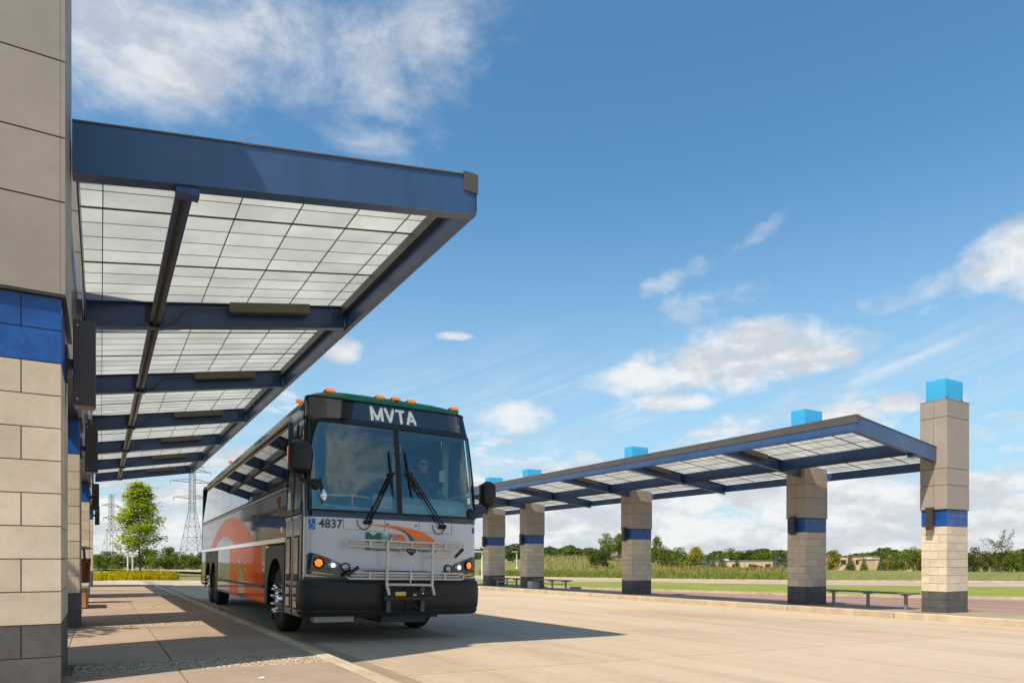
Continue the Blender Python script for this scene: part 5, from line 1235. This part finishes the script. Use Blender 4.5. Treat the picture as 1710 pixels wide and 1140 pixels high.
def tree_at(label, u, vtop, wpx, d, shape, leaf, name='tree', cat='tree', trunk=0.18, grp=None, base=None, asp=None):
    """u: where it stands, vtop: height of its top in the photograph, d: distance in metres ahead"""
    p = EYE + ray(u, 931) * (d / 1140); z = gr(p.x, p.y) - 0.12 if base is None else base
    h = (931 - vtop) * d / 1140 + EYE.z - z; w = wpx * d / 1140
    t = thing(name, label, cat, (p.x, p.y, z), grp)
    key = (shape, leaf.name)
    if key not in TM: TM[key] = TREES[shape].mesh('crown', leaf, fix=False)
    o = link('crown', TM[key], t, (p.x, p.y, z + h * trunk)); k = 0.6 if shape.startswith('spruce') else 0.82
    o.scale = (w / k, w / k, h * (1 - trunk)); o.rotation_euler = (0, 0, random.uniform(0, 6.28))
    b = MB().tube([(p.x, p.y, z - 0.1), (p.x + 0.02 * h, p.y, z + h * 0.35), (p.x, p.y, z + h * 0.75)], [h * 0.022 + 0.03, h * 0.016 + 0.02, h * 0.006], 7)
    rnd = random.Random(int(u * 7))
    if not shape.startswith('spruce'):
        for q in range(5):
            a = rnd.uniform(0, 6.28); z0 = z + h * rnd.uniform(0.22, 0.5); b.tube([(p.x, p.y, z0), (p.x + w * 0.25 * math.cos(a), p.y + w * 0.25 * math.sin(a), z0 + h * 0.22)], [h * 0.010 + 0.01, h * 0.004], 5)
    b.build('trunk', M_bark, t); return t
TR = 'trees beyond the far road'
far = [
 (857, 912, 32, 120, 'round0', L_dark, 'dark tree seen between the two piers nearest the bus'),
 (931, 925, 26, 190, 'round1', L_dark, 'low dark tree at left of the white house'), (948, 930, 16, 150, 'round3', L_olive, 'small olive tree in front of the white house'),
 (968, 926, 14, 200, 'round2', L_dark, 'distant dark tree right of the white house'), (984, 914, 18, 170, 'round4', L_olive, 'pale thin tree behind the dark round bush'),
 (1003, 917, 46, 96, 'round2', L_dark, 'big dark round bush on the bank left of the middle pier'), (1012, 889, 24, 165, 'round0', L_green, 'tall green tree behind the dark round bush'),
 (1032, 890, 24, 170, 'round4', L_green, 'tall green tree just left of the middle pier'), (1036, 934, 14, 130, 'round1', L_yel, 'yellow shrub at the left foot of the middle pier'),
 (1098, 894, 20, 165, 'round3', L_green, 'tall pointed tree just right of the middle pier'), (1110, 909, 26, 160, 'round1', L_green, 'second tree right of the middle pier'),
 (1132, 912, 34, 180, 'round0', L_green, 'broad green tree third from the middle pier'), (1159, 912, 36, 165, 'round4', L_yel, 'bright yellow-green tree left of the blue spruces'),
 (1178, 922, 18, 160, 'spruce0', L_blue, 'blue spruce left of the school building'), (1190, 921, 18, 175, 'spruce1', L_blue, 'second blue spruce left of the school building'),
 (1206, 924, 26, 165, 'spruce0', L_dark, 'dark spruce at the left end of the school building'), (1222, 914, 40, 300, 'round2', L_green, 'wide green tree above the school roof'),
 (1251, 917, 36, 300, 'round3', L_dark, 'dark tree above the middle of the school roof'), (1275, 920, 40, 280, 'round1', L_green, 'green tree above the right of the school roof'),
 (1231, 926, 17, 175, 'spruce1', L_dark, 'spruce in front of the school wall'), (1250, 934, 14, 230, 'round0', L_rust, 'rusty tree over the school roof'), (1262, 942, 34, 150, 'round4', L_olive, 'low olive shrub before the school wall'),
 (1296, 920, 20, 150, 'spruce0', L_blue, 'blue spruce left of the shaded pier'), (1316, 918, 24, 150, 'spruce1', L_blue, 'blue spruce touching the shaded pier'),
 (1391, 917, 26, 150, 'round3', L_yel, 'yellow-green tree right of the shaded pier'), (1420, 922, 24, 160, 'spruce0', L_dark, 'dark spruce before the tan school wing'),
 (1443, 929, 19, 160, 'spruce1', L_dark, 'small dark spruce second along the tan wing'), (1472, 923, 21, 160, 'spruce0', L_dark, 'dark spruce third along the tan wing'),
 (1485, 925, 18, 170, 'round0', L_yel, 'yellow-green tree beside the third spruce'), (1499, 924, 24, 168, 'round2', L_green, 'green tree near the end of the tan wing'),
 (1525, 911, 40, 190, 'round1', L_green, 'large round tree left of the rightmost pier'), (1541, 922, 20, 170, 'round4', L_rust, 'rusty bush touching the rightmost pier'),
 (1440, 926, 80, 320, 'round3', L_green, 'low distant trees over the tan wing'), (1385, 928, 40, 320, 'round2', L_green, 'distant tree over the left end of the tan wing'),
 (1626, 912, 26, 165, 'round0', L_dark, 'dark tree just right of the rightmost pier'), (1645, 919, 30, 160, 'round4', L_olive, 'olive bush right of the rightmost pier'), (1690, 918, 34, 158, 'round3', L_green, 'green bush at the right edge'), (1712, 922, 34, 190, 'round2', L_dark, 'dark bush cut by the right edge'), (1672, 921, 28, 170, 'round1', L_green, 'green bush under the sparse tree')]
for u, vt, w, d, sh, lf_, lab in far: tree_at(lab, u, vt, w, d, sh, lf_, 'spruce_tree' if sh.startswith('spruce') else 'tree', 'tree', 0.05 if vt > 905 else 0.15, TR)
# far wood along the skyline, one mass
b = MB(); rnd = random.Random(3)
for k in range(26000):
    a = R_(rnd.uniform(24, 84)); r_ = rnd.uniform(420, 520); x, y = r_ * math.sin(a), r_ * math.cos(a); z0 = gr(x, y)
    hmax = 7.0 + 1.3 * math.sin(a * 37) + 1.0 * math.sin(a * 91 + 1) + 0.8 * math.sin(a * 213); z = z0 + hmax * rnd.random() ** 0.7
    quad(b, (x, y, z), (rnd.uniform(-1, 1), rnd.uniform(-1, 1), rnd.uniform(0, 1)), rnd.uniform(0.9, 1.9), rnd)
tag(b.build('distant_wood', L_dark, fix=False), 'distant dark wood along the skyline', 'wood', kind='stuff')
# lone sparse tree at the right
def branchy(label, p, h, spread, n_limb, leaf_m, leaf, per, seed, dens=1.0, lean=0.0, name='tree', tw=0.02, crown_start=0.25, shape='egg', grp=None):
    rnd = random.Random(seed); t = thing(name, label, 'tree', p, grp); tr = MB(); cr = MB(); p = Vector(p)
    top = p + Vector((lean * h, 0, h * 0.95))
    ax = [p.lerp(top, f) + Vector((rnd.uniform(-.012, .012) * h, rnd.uniform(-.012, .012) * h, 0)) for f in rng(0, 1, 8)]; ax[0] = p - Vector((0, 0, 0.1))
    tr.tube(ax, [h * tw * (1 - 0.85 * f) for f in rng(0, 1, 8)], 8)
    for k in range(n_limb):
        f = crown_start + (0.98 - crown_start) * (k + rnd.random()) / n_limb; s_ = p.lerp(top, f); a = k * 2.4 + rnd.uniform(-.5, .5)
        g_ = (f - crown_start) / (1 - crown_start)
        R = spread * ((1 - g_) ** 0.75 * min(1, 0.72 + g_ * 1.6) if shape == 'egg' else rnd.uniform(0.5, 1)) * rnd.uniform(0.75, 1.15) + 0.04 * h
        e = s_ + Vector((R * math.cos(a), R * math.sin(a), R * rnd.uniform(0.12, 0.62) if shape == 'egg' else R * rnd.uniform(0.4, 1.2)))
        mid = s_.lerp(e, 0.5) + Vector((0, 0, -0.05 * R)); tr.tube([s_, mid, e], [h * tw * 0.35 * (1 - f * 0.6), h * tw * 0.2, h * tw * 0.06], 5)
        for q in range(int(per * dens)):
            g2 = rnd.uniform(0.28, 1.08); c = s_.lerp(e, min(g2, 1.0)) + Vector((0, 0, -0.05 * R * math.sin(min(g2, 1) * math.pi)))
            c = c + Vector((rnd.gauss(0, 1), rnd.gauss(0, 1), rnd.gauss(0, .55))) * (0.045 * h * (1.25 - 0.6 * g2) + 0.02 * R)
            quad(cr, c, (rnd.uniform(-.6, .6), rnd.uniform(-.6, .6), 1), leaf * rnd.uniform(0.6, 1.25), rnd, 1.3)
    tr.build('trunk', M_bark, t); cr.build('crown', leaf_m, t, fix=False); return t
p = EYE + ray(1671, 931) * (150 / 1140); p.z = gr(p.x, p.y) - 0.12
branchy('lone sparse tree leaning right above the bushes at the right edge', p, 8.0, 3.2, 22, L_olive, 0.17, 80, 5, shape='open', lean=0.06, crown_start=0.35, grp=TR)
# maple at the end of the lane
p = hit(233, 958.5); p.z = gr(p.x, p.y) - 0.12
mh = (931 - 801) * p.y / 1298 + EYE.z - p.z
branchy('young yellow-green maple in the planting at the end of the sidewalk', p, mh, mh * 0.225, 50, L_maple, 0.125, 170, 11, tw=0.011, crown_start=0.24)
branchy('young tree left of the piers, known by its leafy shadow on the sidewalk', (-5.2, 9.2, gz(-5.2, 9.2) + KH), 7.4, 2.3, 34, L_green, 0.10, 60, 14, tw=0.012, crown_start=0.35)
HG = 'hedge shrubs beyond the planting'
for u, vt, w, d, sh, lf_, lab in [(180, 919, 40, 84, 'round0', L_dark, 'dark shrub at the left end of the hedge'), (203, 921, 30, 80, 'round1', L_green, 'green shrub left of the white posts'), (243, 915, 26, 95, 'round4', L_dark, 'dark shrub behind the maple trunk'), (262, 922, 34, 84, 'round2', L_green, 'green shrub right of the maple trunk'),
    (284, 912, 28, 100, 'round3', L_dark, 'tall dark shrub right of the maple'), (294, 920, 36, 86, 'round0', L_green, 'rounded green shrub in the middle of the hedge'), (318, 922, 34, 90, 'round1', L_green, 'green shrub under the right pylon'), (338, 919, 34, 96, 'round4', L_dark, 'dark shrub next to the rear of the bus'), (165, 924, 26, 76, 'round3', L_green, 'green shrub beside the farthest left pier'), (355, 920, 30, 98, 'round2', L_green, 'green shrub hidden mostly behind the bus rear'),
    (225, 928, 30, 88, 'round3', L_green, 'low green shrub behind the white posts')]:
    tree_at(lab, u, vt, w * 1.15, d, sh, lf_, 'shrub', 'shrub', 0.0, HG)
def blades(name, label, cat, poly_fn, n, hmin, hmax, wd, m, seed, base=0.0, parent=None):
    rnd = random.Random(seed); b = MB()
    for _ in range(n):
        x, y = poly_fn(rnd); z = gr(x, y) - 0.12 + base; h = rnd.uniform(hmin, hmax) * (0.75 + 0.22 * math.sin(x * 1.9 + y * 0.7) + 0.18 * math.sin(x * 5.3 - y * 2.1)); a = rnd.uniform(0, 6.28); l = h * rnd.uniform(0.1, 0.5); c, s_ = math.cos(a), math.sin(a); w = wd * rnd.uniform(0.6, 1.3)
        b.add([(x - w * s_, y + w * c, z), (x + w * s_, y - w * c, z), (x + l * 0.4 * c + w * .7 * s_, y + l * 0.4 * s_ - w * .7 * c, z + h * .6), (x + l * c, y + l * s_, z + h)], [(0, 1, 2, 3)])
    return tag(b.build(name, m, fix=False), label, cat, kind='stuff')
A_, B_ = hit(140, 969), hit(296, 966)
def bed(rnd):
    f = rnd.random() ** 0.9; q = A_.lerp(B_, f); dpt = rnd.random() ** 1.3 * (16 if f < 0.93 else 6); return q.x + dpt * 0.07 + rnd.uniform(-.2, .2), q.y + dpt + 1.2 * math.sin(f * 40) * 0.4
blades('planting', 'bed of yellow-green day lilies at the end of the sidewalk', 'planting', bed, 12000, 0.15, 0.48, 0.035, L_bed, 8, 0.12)
def between(n0, n1):
    P = [hit(u, v) for u, v in n0]; Q = [hit(u, v) for u, v in n1]
    def fn(rnd):
        k = rnd.randrange(len(P) - 1); f = rnd.random(); a = P[k].lerp(P[k + 1], f); b = Q[k].lerp(Q[k + 1], f); c = a.lerp(b, rnd.random() ** 1.0); return c.x, c.y
    return fn
blades('tall_grass', 'tall weeds and reeds along the far road left of the shaded pier', 'weeds', between([(800, 963), (920, 963.5), (1090, 966.5), (1325, 969)], [(800, 956), (920, 955), (1090, 958), (1325, 960)]), 12000, 0.15, 0.62, 0.03, L_weed, 9, 0.1)
blades('field_grass', 'rough mown grass on the field beyond the far road', 'grass', between([(1325, 969.5), (1480, 970.5), (1720, 971)], [(1325, 950), (1480, 949), (1720, 948)]), 3000, 0.03, 0.10, 0.05, L_weed, 10, 0.1)
blades('bank_grass', 'dry brown grass on the bank behind the tall weeds', 'grass', between([(900, 955), (1100, 957), (1325, 958)], [(900, 942), (1100, 943), (1325, 944)]), 9000, 0.3, 0.8, 0.05, leaf_mat('dry grass', (0.24, 0.225, 0.08), 0.4), 12, 0.1)
q = hit(435, 1132, KH)
tag(MB().hexa([(q.x - .02, q.y - .01, q.z + .002), (q.x + .03, q.y - .008, q.z + .002), (q.x + .028, q.y + .012, q.z + .006), (q.x - .018, q.y + .01, q.z + .002), (q.x - .02, q.y - .01, q.z + .004), (q.x + .03, q.y - .008, q.z + .005), (q.x + .028, q.y + .012, q.z + .012), (q.x - .018, q.y + .01, q.z + .005)]).build('paper_scrap', mat('paper', (0.7, 0.7, 0.68), 0.8)), 'tiny scrap of white paper on the near sidewalk slab', 'litter')
# weeds in the kerb joint
for x, y, lab in ((KX - 0.01, 14.6, 'small green weed growing at the kerb by the rear of the bus'), (KX - 0.01, 8.5, 'tiny green weed at the kerb beside the front wheel')):
    b = MB(); rnd = random.Random(int(y))
    for _ in range(30):
        a = rnd.uniform(0, 6.28); h = rnd.uniform(0.04, 0.12); c, s_ = math.cos(a), math.sin(a); z = gz(x, y) + KH - 0.02
        b.add([(x - .006 * s_, y + .006 * c, z), (x + .006 * s_, y - .006 * c, z), (x + h * .7 * c, y + h * .7 * s_, z + h)], [(0, 1, 2)])
    tag(b.build('weed', L_green, fix=False), lab, 'weed')
# ------------------------------------------------------------------ pylons, poles
M_steel = mat('galvanised steel', (0.20, 0.21, 0.23), 0.6, metal=0.2)
def pylon(label, u, vtop, d, dims, rot):
    p = EYE + ray(u, 931) * (d / 1140); z = gr(p.x, p.y); H_ = (931 - vtop) * d / 1140 + EYE.z - z; s = H_
    t = thing('power_pylon', label, 'pylon', (p.x, p.y, z), 'power pylons'); w = 0.0011 * s + 0.045
    def wd(f): return s * (0.215 * (1 - f / 0.55) + 0.052 * (f / 0.55)) / 2 if f < 0.55 else s * (0.052 * (1 - (f - 0.55) / 0.45) + 0.046 * (f - 0.55) / 0.45) / 2
    ca, sa = math.cos(rot), math.sin(rot)
    def P(x, y, f): return (p.x + x * ca - y * sa, p.y + x * sa + y * ca, z + f * s)
    lv = [0, 0.13, 0.26, 0.37, 0.46, 0.55, 0.61, 0.67, 0.73, 0.79, 0.85, 0.91, 0.97]
    b = MB()
    for i in range(len(lv) - 1):
        f0, f1 = lv[i], lv[i + 1]; a, c = wd(f0), wd(f1)
        C0 = [(-a, -a), (a, -a), (a, a), (-a, a)]; C1 = [(-c, -c), (c, -c), (c, c), (-c, c)]
        for k in range(4):
            j = (k + 1) % 4; b.tube([P(*C0[k], f0), P(*C1[k], f1)], w * 1.25, 4); b.tube([P(*C0[k], f0), P(*C1[j], f1)], w * .7, 4); b.tube([P(*C0[j], f0), P(*C1[k], f1)], w * .7, 4); b.tube([P(*C1[k], f1), P(*C1[j], f1)], w * .7, 4)
    b.build('lattice_tower', M_steel, t)
    for f, L in dims:
        c = wd(f)
        for sg in (-1, 1):
            m = MB(); tip = P(sg * L * s, 0, f + 0.005)
            for yy_ in (-c, c):
                m.tube([P(sg * c, yy_, f), tip], w, 4); m.tube([P(sg * c, yy_, f + 0.035), tip], w, 4)
                for q in (0.33, 0.66): m.tube([P(sg * (c + (L * s - c) * q), yy_ * (1 - q), f), P(sg * (c + (L * s - c) * q), yy_ * (1 - q), f + 0.035 * (1 - q) + 0.004)], w * .6, 4)
            m.build('cross_arm', M_steel, t)
            MB().tube([tip, (tip[0], tip[1], tip[2] - 0.038 * s)], w * 1.2, 5).build('insulator', M_steel, t)
    return t
pylon('tall lattice power pylon beside the rear of the bus', 321, 777, 280, [(0.66, 0.185), (0.825, 0.215), (0.935, 0.19), (0.985, 0.12)], 0.25)
pylon('slanting-looking lattice pylon behind the maple, at its left', 186, 822, 300, [(0.80, 0.19), (0.62, 0.16)], 0.9)
def pole(label, u, vtop, vbot, d, r, head, grp=None, name='white_post', cat='post'):
    p = EYE + ray(u, 931) * (d / 1140); z = gr(p.x, p.y) - 0.12; zt_ = (931 - vtop) * d / 1140 + EYE.z
    t = thing(name, label, cat, (p.x, p.y, z), grp); m = mat('white paint', (0.62, 0.62, 0.60), 0.5)
    MB().tube([(p.x, p.y, z - 0.05), (p.x, p.y, zt_)], [r, r * 0.8], 10).build('pole', m, t, True); MB().lathe([(r * 2.2, 0), (r * 2.2, 0.12), (r * 1.3, 0.18)], (p.x, p.y, z), (0, 0, 1), 12).build('base', m, t)
    if head == 'globe': MB().ball((p.x, p.y, zt_ + 0.1), 0.28, 0.28, 0.2, 12, 8).build('lamp_head', m, t, True)
    if head == 'arm': MB().box(p.x - 0.75, p.x + 0.05, p.y - 0.12, p.y + 0.12, zt_ - 0.04, zt_ + 0.07).build('lamp_head', m, t, bevel=0.02)
    if head == 'cap': MB().lathe([(r, 0), (r * 1.2, 0.03), (0, 0.08)], (p.x, p.y, zt_), (0, 0, 1), 10).build('cap', m, t)
pole('left of two white posts before the maple', 213.5, 884, 957, 62, 0.075, 'cap', 'white posts'); pole('right of two white posts, touching the maple trunk', 221.5, 898, 957, 62, 0.075, 'cap', 'white posts')
pole('white lamp post with round head left of the maple', 178, 884, 940, 120, 0.10, 'globe', None, 'lamp_post', 'lamp post')
pole('white lamp post beside the bus headlamp, beyond the platform', 805, 921, 966, 56, 0.075, 'arm', None, 'lamp_post', 'lamp post'); pole('thin lamp post between the two piers nearest the bus', 863, 921, 955, 95, 0.08, 'arm', None, 'lamp_post', 'lamp post')
# wires slung from the pylon
b = MB()
pw = EYE + ray(321, 931) * (280 / 1140)
for f, L in ((0.66, -0.185), (0.825, -0.215), (0.935, -0.19)):
    H_ = 154 * 280 / 1140; a = Vector((pw.x + L * H_ * 0.97, pw.y + L * H_ * 0.25, gr(pw.x, pw.y) + f * H_)); e = a + Vector((-75, 110, -6 + 0.0))
    b.tube([a.lerp(e, q) + Vector((0, 0, -9 * q * (1 - q))) for q in rng(0, 1, 12)], 0.035, 4, False)
tag(b.build('power_lines', M_steel), 'thin power lines hanging left from the tall pylon', 'power lines')
# ------------------------------------------------------------------ buildings behind
M_tan = mat('tan school wall', (0.60, 0.43, 0.265), 0.85, var=0.06, vs_=0.3); M_roofg = mat('grey shingle', (0.20, 0.175, 0.16), 0.85, var=0.1, vs_=2); M_hw = mat('white siding', (0.62, 0.62, 0.58), 0.7); M_pn = mat('dark pane', (0.03, 0.035, 0.045), 0.15)
def facing(u, d):
    p = EYE + ray(u, 931) * (d / 1140); return Vector((p.x, p.y, gr(p.x, p.y) - 0.12))
def block(t, name, m, c, w, dep, z0, z1, ang=HEAD):
    r = Vector((math.cos(ang), -math.sin(ang), 0)); f = Vector((math.sin(ang), math.cos(ang), 0)); q = [c - r * w / 2, c + r * w / 2, c + r * w / 2 + f * dep, c - r * w / 2 + f * dep]
    return MB().hexa([(k.x, k.y, z0) for k in q] + [(k.x, k.y, z1) for k in q]).build(name, m, t)
for label, u0, u1, vt, d, notch in (('tan flat-roofed school wing left of the shaded pier', 1213, 1296, 936.5, 215, (1240, 1254, 945)), ('long tan flat-roofed school wing between the two right piers', 1396, 1470, 929.5, 215, None), ('lower tan annex at the right end of the school', 1462, 1522, 934, 205, None)):
    c = facing((u0 + u1) / 2, d); w = (u1 - u0) * d / 1140; zt_ = (931 - vt) * d / 1140 + EYE.z
    t = thing('school_building', label, 'building', tuple(c), 'school wings'); block(t, 'wall', M_tan, c, w, 18, c.z - 0.5, zt_)
    block(t, 'roof_edge', M_roofg, c - FWD * 0.15, w + 0.3, 18.3, zt_ + 0.002, zt_ + 0.22)
    n = max(2, int(w / 4.5))
    for k in range(n):
        cc = c - RGT * w / 2 + RGT * w * (k + 0.5) / n - FWD * 0.05; wn = block(t, 'window', M_pn, cc, 1.6, 0.04, max(c.z + 0.6, zt_ - 2.4), zt_ - 0.9); block(t, 'window_sill', M_hw, cc - FWD * 0.03, 1.8, 0.06, max(c.z + 0.5, zt_ - 2.5), max(c.z + 0.595, zt_ - 2.405))
    block(t, 'roof_unit', M_hw, c + FWD * 6 - RGT * w * 0.38, 1.6, 1.6, zt_ + 0.223, zt_ + 0.75)
def gable(label, u0, u1, vridge, veave, d, wall, roof):
    c = facing((u0 + u1) / 2, d); w = (u1 - u0) * d / 1140; ze = (931 - veave) * d / 1140 + EYE.z; zr = (931 - vridge) * d / 1140 + EYE.z
    t = thing('house', label, 'house', tuple(c), 'houses behind the bank'); block(t, 'wall', wall, c, w, 8, c.z - 0.5, ze)
    r, f = RGT, FWD; o = 0.4
    pts = [c - r * (w / 2 + o) - f * o, c + r * (w / 2 + o) - f * o, c + r * (w / 2 + o) + f * (8 + o), c - r * (w / 2 + o) + f * (8 + o), c - r * (w / 2 - 1.5) + f * 4, c + r * (w / 2 - 1.5) + f * 4]
    z = [ze, ze, ze, ze, zr, zr]; MB().add([(p.x, p.y, q + 0.01) for p, q in zip(pts, z)], [(0, 1, 5, 4), (1, 2, 5), (2, 3, 4, 5), (3, 0, 4), (3, 2, 1, 0)]).build('roof', roof, t)
    for k in range(4):
        cc = c - r * w / 2 + r * w * (k + .5) / 4 - f * 0.04; wn = block(t, 'window', M_pn, cc, 1.0, 0.05, ze - 1.7, ze - 0.5)
    return t
gable('white house with grey hipped roof behind the weeds', 946, 971, 931, 936, 185, M_hw, M_roofg); gable('white house half hidden by the olive tree', 921, 944, 926, 933, 195, M_hw, M_roofg); gable('grey roofed house just left of the middle pier', 1018, 1046, 921, 934, 170, mat('tan siding', (0.4, 0.33, 0.24), 0.8), M_roofg)
# chain-link fence posts and rails on the bank
t = thing('chain_link_fence', 'low chain-link fence in the dry grass before the school', 'fence', tuple(facing(1200, 118)))
pa, pz = facing(1085, 112), facing(1330, 122); n = 16
for k in range(n + 1):
    q = pa.lerp(pz, k / n); q.z = gr(q.x, q.y) - 0.12; MB().tube([q, q + Vector((0, 0, 1.25))], 0.04, 6).build('fence_post', M_steel, t)
    if k < n:
        q2 = pa.lerp(pz, (k + 1) / n); q2.z = gr(q2.x, q2.y) - 0.12; MB().tube([q + Vector((0, 0, 1.22)), q2 + Vector((0, 0, 1.22))], 0.025, 5).build('fence_rail', M_steel, t)
